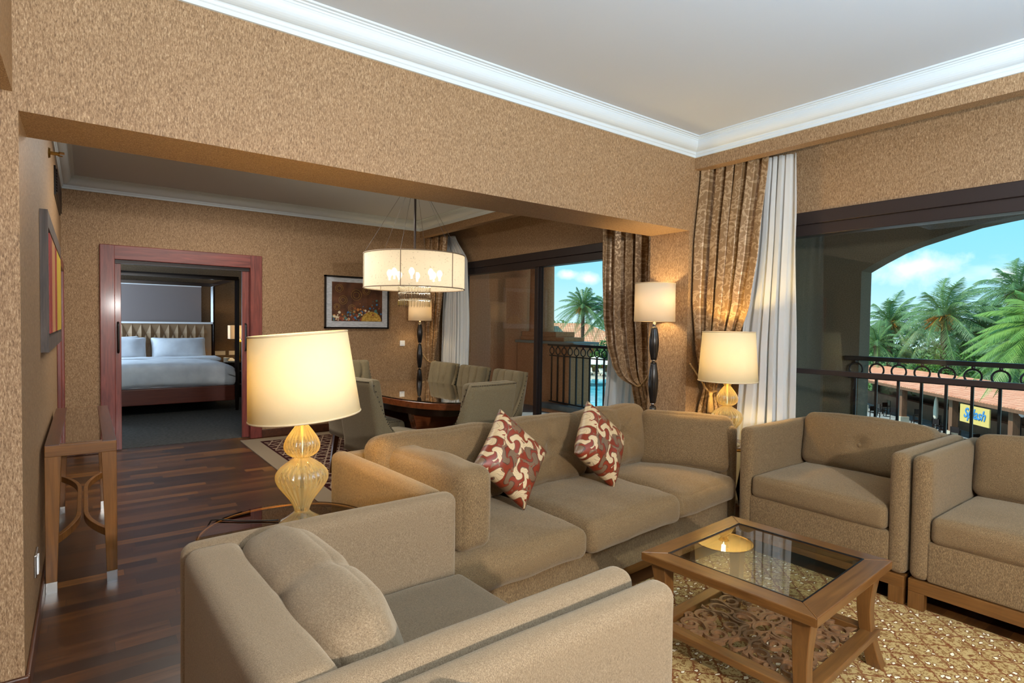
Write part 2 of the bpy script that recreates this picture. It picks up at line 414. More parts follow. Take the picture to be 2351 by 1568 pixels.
def m_dining_rug(x0, y0, x1, y1, bw):
    m, t = newmat('taupe_lattice_rug')
    co = t.n('ShaderNodeTexCoord').outputs['Object']
    x, y, z = t.sep(co)[:3]
    dx = t.m('MINIMUM', t.m('SUBTRACT', x, x0), t.m('SUBTRACT', x1, x)); dy = t.m('MINIMUM', t.m('SUBTRACT', y, y0), t.m('SUBTRACT', y1, y))
    d = t.m('MINIMUM', dx, dy); inner = t.m('GREATER_THAN', d, bw)
    P = 0.11; ls = []
    for ang in (0.35, 1.15, 1.95, 2.75):
        q = t.m('ADD', t.m('MULTIPLY', x, math.cos(ang)/P), t.m('MULTIPLY', y, math.sin(ang)/P))
        ls.append(t.m('LESS_THAN', t.m('ABSOLUTE', t.m('SUBTRACT', t.m('FRACT', q), 0.5)), 0.06))
    line = t.m('MAXIMUM', t.m('MAXIMUM', ls[0], ls[1]), t.m('MAXIMUM', ls[2], ls[3]))
    c = t.mix(inner, srgb(128, 112, 92), t.mix(line, srgb(48, 20, 18), srgb(140, 118, 98)))
    rim = t.m('LESS_THAN', t.m('ABSOLUTE', t.m('SUBTRACT', d, bw)), 0.012)
    c = t.mix(rim, c, srgb(48, 20, 18))
    finish(t, bsdf(t, c, 0.95, bump=t.noise(co, 300.0, 1), bstr=0.2, bdist=0.003, spec=0.05)); return m
def m_tiles(name, a, b, sx, sy, gap=None):
    """roof tiles: rows of rounded pantiles"""
    m, t = newmat(name)
    co = t.n('ShaderNodeTexCoord').outputs['Object']
    x, y, z = t.sep(co)[:3]
    fx = t.m('FRACT', t.m('MULTIPLY', x, sx)); fy = t.m('FRACT', t.m('MULTIPLY', y, sy))
    hump = t.m('SINE', t.m('MULTIPLY', fx, PI))
    cell = t.n('ShaderNodeTexWhiteNoise', {'Vector': t.comb(t.m('FLOOR', t.m('MULTIPLY', x, sx)), t.m('FLOOR', t.m('MULTIPLY', y, sy)), 0.0)}).outputs[0]
    c = t.mix(cell, a, b)
    dark = t.m('MAXIMUM', t.m('LESS_THAN', hump, 0.28), t.m('LESS_THAN', fy, 0.13))
    c = t.mix(t.m('MULTIPLY', dark, 0.55), c, srgb(120, 66, 48))
    finish(t, bsdf(t, c, 0.8, bump=t.m('ADD', hump, fy), bstr=0.6, bdist=0.04, spec=0.2)); return m
def m_leaf(name, a, b, trans=0.3):
    m, t = newmat(name)
    n = t.noise(obco(t, (3, 3, 3)), 1.0, 3)
    c = t.mix(n, a, b)
    d = bsdf(t, c, 0.45, spec=0.4)
    tl = t.n('ShaderNodeBsdfTranslucent', {'Color': c}).outputs[0]
    finish(t, t.n('ShaderNodeMixShader', {0: trans, 1: d, 2: tl}).outputs[0]); return m
def m_noise2(name, a, b, scale, rough=0.8, bstr=0.2, spec=0.3, lo=0.35, hi=0.65, detail=3, stretch=(1, 1, 1)):
    m, t = newmat(name); n = t.noise(obco(t, stretch), scale, detail)
    finish(t, bsdf(t, t.ramp(n, [(lo, a), (hi, b)]), rough, bump=n, bstr=bstr, bdist=0.005, spec=spec)); return m

WP = m_wallpaper()
CEIL = simple('ceiling_paint', srgb(188, 194, 202), 0.85, spec=0.2)
PLASTER = simple('cornice_white', srgb(200, 210, 217), 0.5)
FLOOR = m_floor()
MAHOG = m_wood('mahogany_vertical', srgb(78, 28, 24), srgb(138, 64, 54), 2, 0.36, 1.0, 0.15)
MAHOG_X = m_wood('mahogany_across', srgb(78, 28, 24), srgb(138, 64, 54), 0, 0.36, 1.0, 0.15)
SKIRT = m_wood('skirting_wood', srgb(52, 27, 15), srgb(88, 48, 26), 1, 0.35, 1.0, 0.2)
OAK_X = m_wood('honey_wood_across', srgb(78, 46, 18), srgb(116, 76, 35), 0, 0.32, 1.0, 0.25)
OAK_Y = m_wood('honey_wood_along', srgb(78, 46, 18), srgb(116, 76, 35), 1, 0.32, 1.0, 0.25)
OAK_Z = m_wood('honey_wood_upright', srgb(78, 46, 18), srgb(116, 76, 35), 2, 0.32, 1.0, 0.25)
CONS_Z = m_wood('walnut_upright', srgb(92, 56, 20), srgb(142, 92, 40), 2, 0.35, 0.8, 0.2)
TABLE_W = m_wood('red_brown_veneer', srgb(84, 40, 18), srgb(126, 66, 32), 0, 0.25, 0.7, 0.4)
DARK_W = simple('dark_lacquered_wood', srgb(30, 15, 10), 0.22)
SOFA = m_fabric('chenille_brown', srgb(72, 54, 34), srgb(110, 87, 58), srgb(144, 118, 84), (480, 120, 480))
SOFA_V = m_fabric('chenille_upright', srgb(72, 54, 34), srgb(110, 87, 58), srgb(144, 118, 84), (480, 480, 120))
LINEN = m_fabric('beige_weave', srgb(82, 66, 49), srgb(118, 98, 74), srgb(148, 126, 100), (520, 200, 520), weave=1.0)
LINEN_V = m_fabric('beige_weave_upright', srgb(82, 66, 49), srgb(118, 98, 74), srgb(148, 126, 100), (520, 520, 200), weave=1.0)
DINE_F = m_fabric('olive_grey_linen', srgb(76, 66, 46), srgb(114, 101, 76), srgb(142, 128, 100), (560, 560, 200), weave=1.0)
DAMASK = m_damask('red_gold_damask', srgb(122, 44, 20), srgb(198, 172, 132), srgb(112, 88, 64), 0.45)
BROC = m_brocade()
SHEER = m_sheer('white_sheer', srgb(236, 236, 234), 0.86)
SHEER_T = m_sheer('outer_sheer', srgb(206, 216, 222), 0.5)
GLASS = m_glass('window_glass', (0.93, 0.97, 0.97, 1), 1.55, 1.2)
TABGLASS = m_glass('table_glass', (0.88, 0.93, 0.90, 1), 1.5, 1.6)
SMOKE = m_glass('bronze_glass', (0.42, 0.33, 0.24, 1), 1.5, 1.2)
CRYSTAL = m_glass('cut_crystal', (0.96, 0.95, 0.92, 1), 1.7, 2.2, 0.03)
AMBER = m_amber()
SHADE = m_shade('cream_lampshade', (0.90, 0.80, 0.52, 1), 0.18)
SHADE_F = m_shade('ivory_drum_shade', (0.90, 0.80, 0.62, 1), 0.30)
SHADE_C = m_shade('linen_drum_shade', (0.86, 0.78, 0.64, 1), 0.45)
PIPE = simple('shade_piping', srgb(150, 132, 112), 0.8)
PIPE_L = simple('cream_piping', srgb(214, 190, 150), 0.8)
BULB = m_emit('warm_bulb', (1.0, 0.80, 0.48, 1), 28.0)
BLACKL = simple('black_lacquer', srgb(26, 24, 24), 0.18)
CHROME = simple('brushed_steel', srgb(190, 188, 184), 0.25, 1.0)
BRASS = simple('antique_brass', srgb(190, 152, 84), 0.3, 1.0)
FRAME_B = simple('bronze_aluminium', srgb(50, 40, 38), 0.38, 0.2)
IRON = simple('black_iron', srgb(38, 38, 40), 0.4, 0.3)
PLAST = simple('white_plastic', srgb(232, 234, 236), 0.35)
BLACKP = simple('black_plastic', srgb(18, 18, 18), 0.4)
WHITE_L = m_noise2('white_bed_linen', srgb(214, 218, 224), srgb(232, 236, 240), 5.0, 0.8, 0.3)
LEATHER = simple('quilted_taupe', srgb(150, 120, 88), 0.5)
PANEL_F = simple('grey_panel_cloth', srgb(128, 116, 112), 0.9)
BEDWOOD = m_wood('bed_mahogany', srgb(84, 36, 24), srgb(112, 52, 36), 0, 0.35, 0.8)
CARPET = m_noise2('slate_carpet', srgb(58, 58, 56), srgb(88, 86, 82), 26.0, 0.95, 0.2, 0.05, stretch=(1, 4, 1))
RUG = m_rug()
DRUG = m_dining_rug(1.44, 3.30, 3.95, 7.18, 0.19)
BALC_T = m_noise2('balcony_tile', srgb(112, 118, 122), srgb(134, 140, 142), 5.0, 0.35, 0.05)
STUCCO = m_noise2('tan_stucco', srgb(100, 90, 74), srgb(116, 104, 86), 90.0, 0.9, 0.35, 0.1)
STUCCO_O = m_noise2('ochre_stucco', srgb(206, 132, 88), srgb(220, 150, 106), 40.0, 0.9, 0.15, 0.1)
STONE = simple('grey_stone_cap', srgb(150, 144, 132), 0.7)
TERRA = m_tiles('terracotta_pantiles', srgb(214, 140, 106), srgb(232, 166, 132), 4.2, 2.6)
TERRA2 = m_tiles('pale_pantiles', srgb(218, 150, 110), srgb(236, 176, 136), 3.0, 2.0)  # slightly lighter terracotta for the house roof
LEAF_D = m_leaf('palm_green', srgb(56, 100, 60), srgb(136, 170, 112))
LEAF_B = m_leaf('bright_palm_green', srgb(66, 122, 52), srgb(156, 190, 96))
LEAF_H = m_leaf('shrub_green', srgb(30, 80, 26), srgb(88, 138, 50))
BARK = m_noise2('palm_bark', srgb(70, 54, 44), srgb(118, 96, 78), 9.0, 0.95, 0.6, 0.1, stretch=(1, 1, 4))
DATES = simple('orange_date_stalks', srgb(206, 128, 40), 0.6)
WATER = m_noise2('pool_water', srgb(60, 176, 200), srgb(120, 210, 226), 1.2, 0.08, 0.15, 0.5)
PAVE = m_noise2('pale_paving', srgb(186, 172, 150), srgb(206, 194, 172), 2.0, 0.9, 0.05)
GROUND = m_noise2('cool_grey_paving', srgb(120, 126, 128), srgb(150, 156, 156), 1.0, 0.9, 0.05)  # cool grey paving of the restaurant terrace
GRASS = m_noise2('garden_ground', srgb(64, 96, 40), srgb(112, 138, 62), 2.0, 0.95, 0.3)
CANVAS = simple('cream_canvas', srgb(232, 222, 200), 0.85)
SIGN_Y = simple('yellow_sign_board', srgb(214, 186, 104), 0.6)
SIGN_B = simple('blue_lettering', srgb(58, 132, 190), 0.5)
POST_W = m_wood('brown_timber', srgb(92, 62, 42), srgb(132, 92, 64), 2, 0.7, 0.5)
SILVER = m_noise2('silver_leaf_mount', srgb(166, 170, 176), srgb(196, 200, 206), 24.0, 0.35, 0.15, 0.5, stretch=(1, 1, 6))
# ------------------------------------------------------------ the setting
XL, YB, XP = -0.185, 2.72, 3.785          # left dining wall, header plane, pelmet face
XW, YW = 4.25, 7.30                        # window wall, dining back wall
ZC, ZH = 2.83, 2.144                       # ceiling, header underside
XA, YA = -2.0, -3.4                        # unseen ends of the living room
struct(MB().box(XA-0.2, YA-0.2, -0.2, 4.5, YW+0.12, 0.0), 'floor', FLOOR)
struct(MB().box(XA-0.2, YA-0.2, ZC, XW+0.1, YB+0.1, ZC+0.3), 'ceiling', CEIL)
struct(MB().box(XL-0.2, YB+0.1, ZC, XW+0.1, YW+0.15, ZC+0.3), 'ceiling_dining', CEIL)
# header with the pier it ends on and the wall piece left of the opening
hw = MB().box(XA, YB, ZH, XW, 3.095, ZC+0.02); hw.box(3.732, YB, 0, XW, 3.095, ZH)
struct(hw, 'wall_header', WP)
struct(MB().box(XA, YB, 0, XL, YB+0.3, ZH), 'wall_pier', WP)
struct(MB().box(XL-0.15, YB+0.3, 0, XL, YW, ZC+0.02), 'wall_left', WP)
struct(MB().box(XA-0.15, YA-0.15, 0, XA, YB, ZC+0.02), 'wall_living_left', WP)
struct(MB().box(XA-0.15, YA-0.15, 0, XW+0.2, YA, ZC+0.02), 'wall_behind', WP)
struct(MB().box(-1.4, -0.4, 2.207, -0.20, YB, ZC+0.01), 'wall_soffit', WP)
# dining back wall with the door opening
bw = MB().box(XL-0.15, YW, 0, 0.20, YW+0.15, ZC+0.02).box(1.60, YW, 0, XW+0.2, YW+0.15, ZC+0.02).box(0.20, YW, 2.09, 1.60, YW+0.15, ZC+0.02)
struct(bw, 'wall_back', WP)
# window wall: panels round the two glazed openings, and the pelmets that hide the curtain slot
W1 = (2.30, -1.9); W2 = (6.95, 3.35); ZF = 2.255
ww = MB().box(XW, YA, 0, XW+0.12, W1[1], ZC).box(XW, W1[0], 0, XW+0.12, W2[1], ZC).box(XW, W2[0], 0, XW+0.12, YW+0.1, ZC)
ww.box(XW, W1[1], ZF, XW+0.12, W1[0], ZC).box(XW, W2[1], ZF, XW+0.12, W2[0], ZC)
struct(ww, 'wall_window', WP)
struct(MB().box(XP, YA, 2.617, XP+0.095, YB-0.001, ZC+0.01), 'trim_1', WP)
struct(MB().box(XP+0.03, 3.096, 2.617, XP+0.12, YW-0.001, ZC+0.01), 'trim_2', WP)
# plaster cornices
def cornice(name, x0, y0, x1, y1, zc):
    prof = [(0, -0.126), (0.012, -0.126), (0.014, -0.108), (0.020, -0.104), (0.022, -0.092)]
    for i in range(9):
        a = i/8*PI/2; prof.append((0.026+0.058*math.sin(a)**1.1, -0.088+0.060*(1-math.cos(a))))
    prof += [(0.088, -0.026), (0.089, -0.018), (0.098, -0.016), (0.099, -0.010), (0.113, -0.009), (0.114, 0.004), (0, 0.004)]
    m = MB(); vs = []; n = len(prof)
    for (d, z) in prof: vs += [(x0+d, y0+d, zc+z), (x1-d, y0+d, zc+z), (x1-d, y1-d, zc+z), (x0+d, y1-d, zc+z)]
    fs = [(i*4+k, i*4+(k+1) % 4, ((i+1) % n)*4+(k+1) % 4, ((i+1) % n)*4+k) for i in range(n) for k in range(4)]
    return struct(m.add(vs, fs), name, PLASTER)
cornice('trim_3', -0.20, YA, XP, YB, ZC)
cornice('trim_4', XL, 3.095, XP+0.03, YW, ZC)
# skirtings
def skirt(name, boxes):
    m = MB()
    for b in boxes: m.box(*b)
    return struct(m, name, SKIRT, bevel=0.006)
skirt('baseboard_left', [(XL, YB, 0, XL+0.016, 6.02, 0.085), (XL, 6.98, 0, XL+0.016, YW, 0.085), (XA, YB-0.016, 0, XL+0.016, YB, 0.085)])
skirt('baseboard_back', [(XL, YW-0.016, 0, 0.127, YW, 0.095), (1.705, YW-0.016, 0, XW, YW, 0.095)])
skirt('baseboard_right', [(3.716, YB, 0, 3.732, 3.095, 0.085), (3.716, YB-0.016, 0, XW, YB, 0.085)])
# bedroom beyond the door
struct(MB().box(-1.6, YW+0.12, -0.2, 3.4, 12.2, 0.004), 'floor_bedroom', CARPET)
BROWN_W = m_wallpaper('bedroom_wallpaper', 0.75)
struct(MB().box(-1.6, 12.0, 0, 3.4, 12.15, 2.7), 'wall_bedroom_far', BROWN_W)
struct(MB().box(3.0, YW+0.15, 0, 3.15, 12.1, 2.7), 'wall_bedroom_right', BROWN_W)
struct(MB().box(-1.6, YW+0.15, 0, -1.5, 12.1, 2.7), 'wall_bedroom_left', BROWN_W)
struct(MB().box(-1.6, YW+0.1, 2.65, 3.4, 12.2, 2.8), 'ceiling_bedroom', CEIL)
# sliding double door: mahogany casing, two pocket leaves, a handle on each
dr = struct(MB().box(0.127, YW-0.028, 0, 0.257, YW+0.18, 2.18).box(1.575, YW-0.028, 0, 1.705, YW+0.18, 2.18), 'door_1', MAHOG, bevel=0.006)
struct(MB().box(0.245, YW-0.024, 2.03, 1.59, YW+0.18, 2.18), 'casing_head', MAHOG_X, dr, bevel=0.006)
struct(MB().box(0.26, YW+0.04, 1.995, 1.575, YW+0.11, 2.03), 'door_track', FRAME_B, dr)
for xa, xb, xh in ((0.257, 0.312, 0.285), (1.50, 1.575, 1.535)):
    lf = struct(MB().box(xa, YW+0.055, 0.01, xb, YW+0.095, 1.995), 'door_leaf', MAHOG, dr, bevel=0.003)
    struct(MB().tube([(xh, YW+0.055, 1.05), (xh, YW+0.02, 1.06), (xh, YW+0.012, 1.09), (xh, YW+0.012, 1.33), (xh, YW+0.02, 1.36), (xh, YW+0.055, 1.37)], 0.011, 8), 'door_handle', BLACKP, lf, smooth=True)
# casing of another door on the left wall, mostly behind the painting
dl = struct(MB().box(XL, 6.02, 0, XL+0.03, 6.11, 1.93).box(XL, 6.89, 0, XL+0.03, 6.98, 1.93).box(XL, 6.02, 1.85, XL+0.03, 6.98, 1.93), 'door_2', MAHOG, bevel=0.005)
struct(MB().box(XL-0.004, 6.11, 0.01, XL+0.012, 6.89, 1.85), 'door_leaf', MAHOG, dl)

# windows: wide aluminium sliders
def window(name, ya, yb, mullions, doubles=()):
    fr = MB(); x0, x1 = XW-0.012, XW+0.14
    y0, y1 = min(ya, yb), max(ya, yb)
    fr.box(x0, y0, 2.165, x1, y1, ZF).box(x0+0.02, y0, 2.085, x1-0.01, y1, 2.166).box(x0, y0, -0.01, x1, y1, 0.05)
    fr.box(x0, y0, 0, x1, y0+0.07, ZF).box(x0, y1-0.07, 0, x1, y1, ZF)
    f = struct(fr, name, FRAME_B, bevel=0.004)
    edges = [y0+0.07] + sorted(mullions) + [y1-0.07]
    for k in range(len(edges)-1):
        a, b = edges[k], edges[k+1]; xo = XW+0.045 if k % 2 else XW+0.085
        s_ = MB().box(xo-0.02, a-0.03, 0.05, xo+0.02, a+0.035, 2.09).box(xo-0.02, b-0.035, 0.05, xo+0.02, b+0.03, 2.09).box(xo-0.02, a, 0.05, xo+0.02, b, 0.12)
        sa = struct(s_, 'sash', FRAME_B, f, bevel=0.003)
        struct(MB().box(xo-0.004, a+0.03, 0.11, xo+0.004, b-0.03, 2.09), 'glass_pane', GLASS, sa)
    return f
w1 = window('window_1', W1[0], W1[1], [0.05])
struct(MB().box(XW+0.02, W1[1], 1.068, XW+0.05, W1[0], 1.104), 'guard_bar', FRAME_B, w1, bevel=0.003)
w2 = window('window_2', W2[0], W2[1], [5.235])
struct(MB().tube([(XW+0.02, 6.80, 1.00), (XW-0.03, 6.80, 1.01), (XW-0.03, 6.80, 1.17), (XW+0.02, 6.80, 1.18)], 0.010, 8), 'window_handle', BLACKP, w2, smooth=True)

# ------------------------------------------------------------ balcony
struct(MB().box(4.38, -4, -0.25, 7.0, 9.2, -0.03), 'floor_balcony', BALC_T)
struct(MB().box(4.38, -4, 2.62, 7.0, 9.2, 2.9), 'ceiling_balcony', CEIL)
inner = [(2.598, -0.25), (2.598, 2.007), (2.453, 2.092), (2.281, 2.182), (2.117, 2.242), (1.883, 2.308), (1.664, 2.365), (1.458, 2.395), (1.30, 2.415), (0.9, 2.435), (0.3, 2.405), (-0.3, 2.30), (-0.8, 2.13), (-1.0, 2.007), (-1.0, -0.25)]
poly = inner + [(-4.0, -0.25), (-4.0, 2.95), (4.3, 2.95), (4.3, -0.25)]
m = MB(); bm_pts = poly
# arch wall made of quads so the concave outline stays clean
for i in range(len(inner)-1):
    (ya, za), (yb, zb) = inner[i], inner[i+1]
    if ya == yb: continue
    m.add([(6.5, ya, za), (6.5, yb, zb), (6.5, yb, 2.95), (6.5, ya, 2.95), (6.75, ya, za), (6.75, yb, zb), (6.75, yb, 2.95), (6.75, ya, 2.95)],
        [(0, 1, 2, 3), (7, 6, 5, 4), (0, 4, 5, 1)])
m.box(6.5, 2.598, -0.25, 6.75, 4.3, 2.95).box(6.5, -4.0, -0.25, 6.75, -1.0, 2.95)
struct(m, 'wall_balcony_arch', STUCCO)
struct(MB().box(4.38, 2.98, -0.25, 6.55, 3.25, 2.62), 'wall_balcony_side', STUCCO)
struct(MB().box(4.37, -4, 2.255, 4.40, 3.0, 2.62), 'wall_facade', STUCCO)
struct(MB().box(6.45, 5.6, 2.55, 6.75, 9.2, 2.95), 'wall_balcony_lintel', STUCCO_O)
struct(MB().box(4.38, 8.4, -0.25, 6.9, 8.6, 2.65), 'wall_balcony_end', STUCCO_O)

def railing(name, A, B, label, z0=0.10, ztop=1.13, step=0.165, ringr=0.058):
    A = Vector(A); B = Vector(B); d = (B-A); L = d.length; rz = math.atan2(d.y, d.x)
    t = thing(name, label, 'railing', (A.x, A.y, 0), rz)
    MB().box(-0.04, -0.028, ztop-0.045, L+0.04, 0.028, ztop).build('handrail', IRON, t, bevel=0.008)
    zb = ztop-0.045-0.028-2*ringr
    MB().box(0, -0.012, zb-0.03, L, 0.012, zb-0.012).build('middle_rail', IRON, t)
    MB().box(0, -0.012, z0, L, 0.012, z0+0.02).build('bottom_rail', IRON, t)
    nb = int(L/step)
    for i in range(nb+1):
        x = (i+0.35)*L/(nb+0.7)
        MB().box(x-0.011, -0.011, z0+0.01, x+0.011, 0.011, zb-0.02).build('baluster', IRON, t)
        zc = zb+ringr+0.002
        r_ = MB().tube([(x+ringr*math.cos(q), 0, zc+ringr*math.sin(q)) for q in [2*PI*k/20 for k in range(20)]], 0.009, 6, closed=True)
        r_.lathe([(0.014, zc+ringr+0.006), (0.017, zc+ringr+0.018), (0.012, zc+ringr+0.03)], 8, x, 0)
        r_.lathe([(0.014, zb-0.016), (0.014, zb-0.002)], 8, x, 0)
        r_.build('ring', IRON, t, auto=40)
    return t
railing('balcony_railing', (6.42, 2.66, 0), (6.42, -1.0, 0), 'black iron balcony railing with ring frieze under the arched opening', step=0.20, ringr=0.064, ztop=1.125)
railing('balcony_railing', (6.38, 7.42, 0), (6.25, 5.2, 0), 'black iron balcony railing with ring frieze outside the dining window', ztop=1.10)
struct(MB().box(6.22, 4.3, -0.05, 6.62, 7.5, 0.085), 'wall_balcony_kerb', BALC_T)
struct(MB().box(6.10, 4.3, -0.2, 6.24, 7.5, 0.0), 'wall_balcony_plinth', STUCCO_O)
# ochre facade column with moulded base on a low wall
cb = thing('facade_column', 'ochre rendered facade column on a low wall by the dining balcony', 'column', (6.62, 7.94, 0))
MB().lathe([(0.235, 1.28), (0.225, 1.32), (0.215, 2.56)], 28).build('shaft', STUCCO_O, cb, auto=40)
MB().box(-0.235, -0.86, 1.13, 0.235, 0.32, 1.20).box(-0.22, -0.64, 1.20, 0.22, 0.3, 1.29).build('base', STUCCO_O, cb, bevel=0.012)
MB().box(-0.30, -1.16, 1.085, 0.30, 0.40, 1.13).build('ledge', STONE, cb, bevel=0.008)
MB().box(-0.24, -1.0, -0.25, 0.24, 0.40, 1.085).build('low_wall', STUCCO_O, cb)

# ------------------------------------------------------------ garden, restaurant, pool
G = -4.8
struct(MB().box(8, -40, G-1, 220, 220, G), 'ground', GRASS)
struct(MB().box(8.2, -20, G, 60, 24, G+0.02), 'ground_terrace', GROUND)
struct(MB().add([(30, 24.5, G+0.03), (80, 40, G+0.03), (80, 85, G+0.03), (30, 60, G+0.03)], [(0, 1, 2, 3)]), 'ground_pool_deck', PAVE)
pool = MB().add([(28, 26, G+0.05), (36, 27, G+0.05), (48.6, 46.0, G+0.05), (43.5, 49, G+0.05), (30, 46, G+0.05)], [(0, 1, 2, 3, 4)]).build('swimming_pool', WATER)
tag(pool, 'turquoise swimming pool seen through the dining balcony railing', 'pool')

# restaurant: its own axes, x along the eave away from the house, y up the slope to the right
RA = math.atan2(0.7046, 0.7096); RN = Vector((0.7046, -0.7096)); RD = Vector((0.7096, 0.7046))
ro = RN*19.63
rest = thing('poolside_restaurant', 'open poolside restaurant with a low terracotta tiled roof', 'building', (ro.x, ro.y, 0), RA)
zE = -2.22
def rp(x, y, z): return (x, -y, z)          # y to the right of the eave line
MB().grid(30, 14, lambda u, v: (26+27*u, 0.15-4.35*v, zE+0.59*v)).build('tiled_roof', TERRA, rest, solid=0.06)
MB().box(26, 0.05, zE-0.20, 53, 0.14, zE-0.02).build('eave_board', POST_W, rest)
MB().box(26, -4.5, zE+0.02, 53, -4.18, zE+0.56).build('ridge_beam', POST_W, rest)
MB().box(26, -4.5, G, 53, -4.3, zE+0.3).build('back_wall', DARK_W, rest)
MB().box(33, -3.6, G, 52, -3.1, G+1.05).build('bar_counter', POST_W, rest)
for tx in (26.6, 30.6, 35.3, 40.6, 46.2, 52):
    p_ = MB().box(tx-0.16, -0.56, G+0.5, tx+0.16, -0.24, zE).build('post', POST_W, rest)
    MB().box(tx-0.26, -0.66, G, tx+0.26, -0.14, G+0.55).build('post_base', PAVE, p_)
for k in range(7):
    tx = 28+k*3.6
    MB().tube([rp(tx, 0.3, zE-0.25), rp(tx, 3.9, zE-0.05)], 0.07, 6).build('rafter', POST_W, rest)
# sign hung under the eave
sgn = thing('hanging_sign', 'yellow sign board with blue script under the restaurant eave', 'sign', (ro.x+RD.x*32.6, ro.y+RD.y*32.6, 0), RA)
MB().box(-1.25, 0.16, zE-1.20, 1.05, 0.22, zE-0.28).build('sign_board', SIGN_Y, sgn)
def text(name, body, size, mat, parent, loc, rot, ext=0.01, sx=1.0, shear=0.0):
    cu = bpy.data.curves.new(name, 'FONT'); cu.body = body; cu.size = size; cu.extrude = ext; cu.align_x = 'CENTER'; cu.align_y = 'CENTER'; cu.shear = shear; cu.offset = 0.012
    o = bpy.data.objects.new(name, cu); COL.objects.link(o); o.parent = parent; o.location = loc; o.rotation_euler = rot; o.scale = (sx, 1, 1)
    cu.materials.append(mat)
    # keep it as plain mesh letters
    dg = bpy.context.evaluated_depsgraph_get(); me = bpy.data.meshes.new_from_object(o.evaluated_get(dg))
    q = bpy.data.objects.new(name, me); COL.objects.link(q); q.parent = parent; q.location = loc; q.rotation_euler = rot; q.scale = (sx, 1, 1)
    bpy.data.objects.remove(o, do_unlink=True); bpy.data.curves.remove(cu); q.name = name
    return q
text('lettering', 'Splash', 0.72, SIGN_B, sgn, (-0.12, 0.235, zE-0.70), (PI/2, 0, PI), 0.012, 0.95, 0.35)
MB().tube([(-0.75+0.05*i, 0.24, zE-0.86+0.04*math.sin(i*0.9)) for i in range(10)], 0.03, 5).build('wave_mark', SIGN_B, sgn)
# dark chairs and a white closed umbrella on the restaurant terrace
def cafe_chair(label, group=None):
    t = thing('terrace_chair', label, 'chair', group=group)
    MB().box(-0.22, -0.22, 0.43, 0.22, 0.22, 0.46).build('seat', DARK_W, t)
    MB().box(-0.22, 0.19, 0.55, 0.22, 0.22, 0.88).build('backrest', DARK_W, t)
    for a in (-1, 1):
        for b in (-1, 1): MB().box(a*0.2-0.02, b*0.2-0.02, 0, a*0.2+0.02, b*0.2+0.02, 0.88 if b > 0 else 0.45).build('leg', DARK_W, t)
    return t
CL = 'dark outdoor chair among those on the restaurant terrace'; CG = 'dark chairs on the restaurant terrace'
cc = None
for k, (x, y) in enumerate([(43.4, 14.6), (44.3, 15.4), (42.2, 13.4), (43.6, 16.3), (41.0, 11.9), (39.6, 11.2), (42.6, 12.4), (45.6, 16.6), (46.8, 17.0), (38.2, 10.4), (37.2, 9.6), (44.9, 14.2), (48.2, 17.3), (36.6, 8.8)]):
    if cc is None: cc = cafe_chair(CL, CG); cc.location = (x, y, G+0.02); cc.rotation_euler = (0, 0, 0.6)
    else: dup(cc, (x, y, G+0.02), (k*1.9) % 6.28)
um = thing('closed_umbrella', 'closed white umbrella standing on the restaurant terrace', 'umbrella', (41.6, 12.2, G))
MB().lathe([(0.03, 0.0), (0.03, 2.2)], 10).build('pole', CHROME, um, smooth=True)
MB().lathe([(0.05, 0.75), (0.11, 0.9), (0.12, 1.3), (0.09, 1.9), (0.03, 2.15)], 14, ribs=7, amp=0.15).build('canopy', CANVAS, um, smooth=True)
gl = thing('globe_lamp_post', 'white globe lamp on a post before the tiled roof', 'lamp', (36.0, 7.15, G))
MB().lathe([(0.07, 0), (0.05, 0.2), (0.045, 2.1)], 10).build('post', IRON, gl, smooth=True)
MB().lathe([(0.06, 2.1)]+[(0.26*math.sin(q)+0.001, 2.33-0.26*math.cos(q)) for q in [0.3+2.6*i/10 for i in range(11)]], 16).build('globe', PLAST, gl, smooth=True)

# house with a hipped roof beyond the pool
hs = thing('garden_house', 'low house with sunlit terracotta hip roof beyond the pool', 'building', (57, 60.5, 0), math.radians(-36))
MB().box(-7, -5, G, 7, 5, -1.2).build('wall', STUCCO_O, hs)
MB().add([(-8, -6, -1.4), (8, -6, -1.4), (8, 6, -1.4), (-8, 6, -1.4), (-5, 0, 1.75), (1.5, 0, 1.75)],
    [(0, 1, 5, 4), (1, 2, 5), (2, 3, 4, 5), (3, 0, 4)]).build('hip_roof', TERRA2, hs)
ch = MB().box(-5.0, -2.2, 0.2, -3.6, -1.0, 2.0).build('chimney', POST_W, hs)
MB().box(-5.2, -2.4, 2.0, -3.4, -0.8, 2.15).build('chimney_cap', DARK_W, ch)

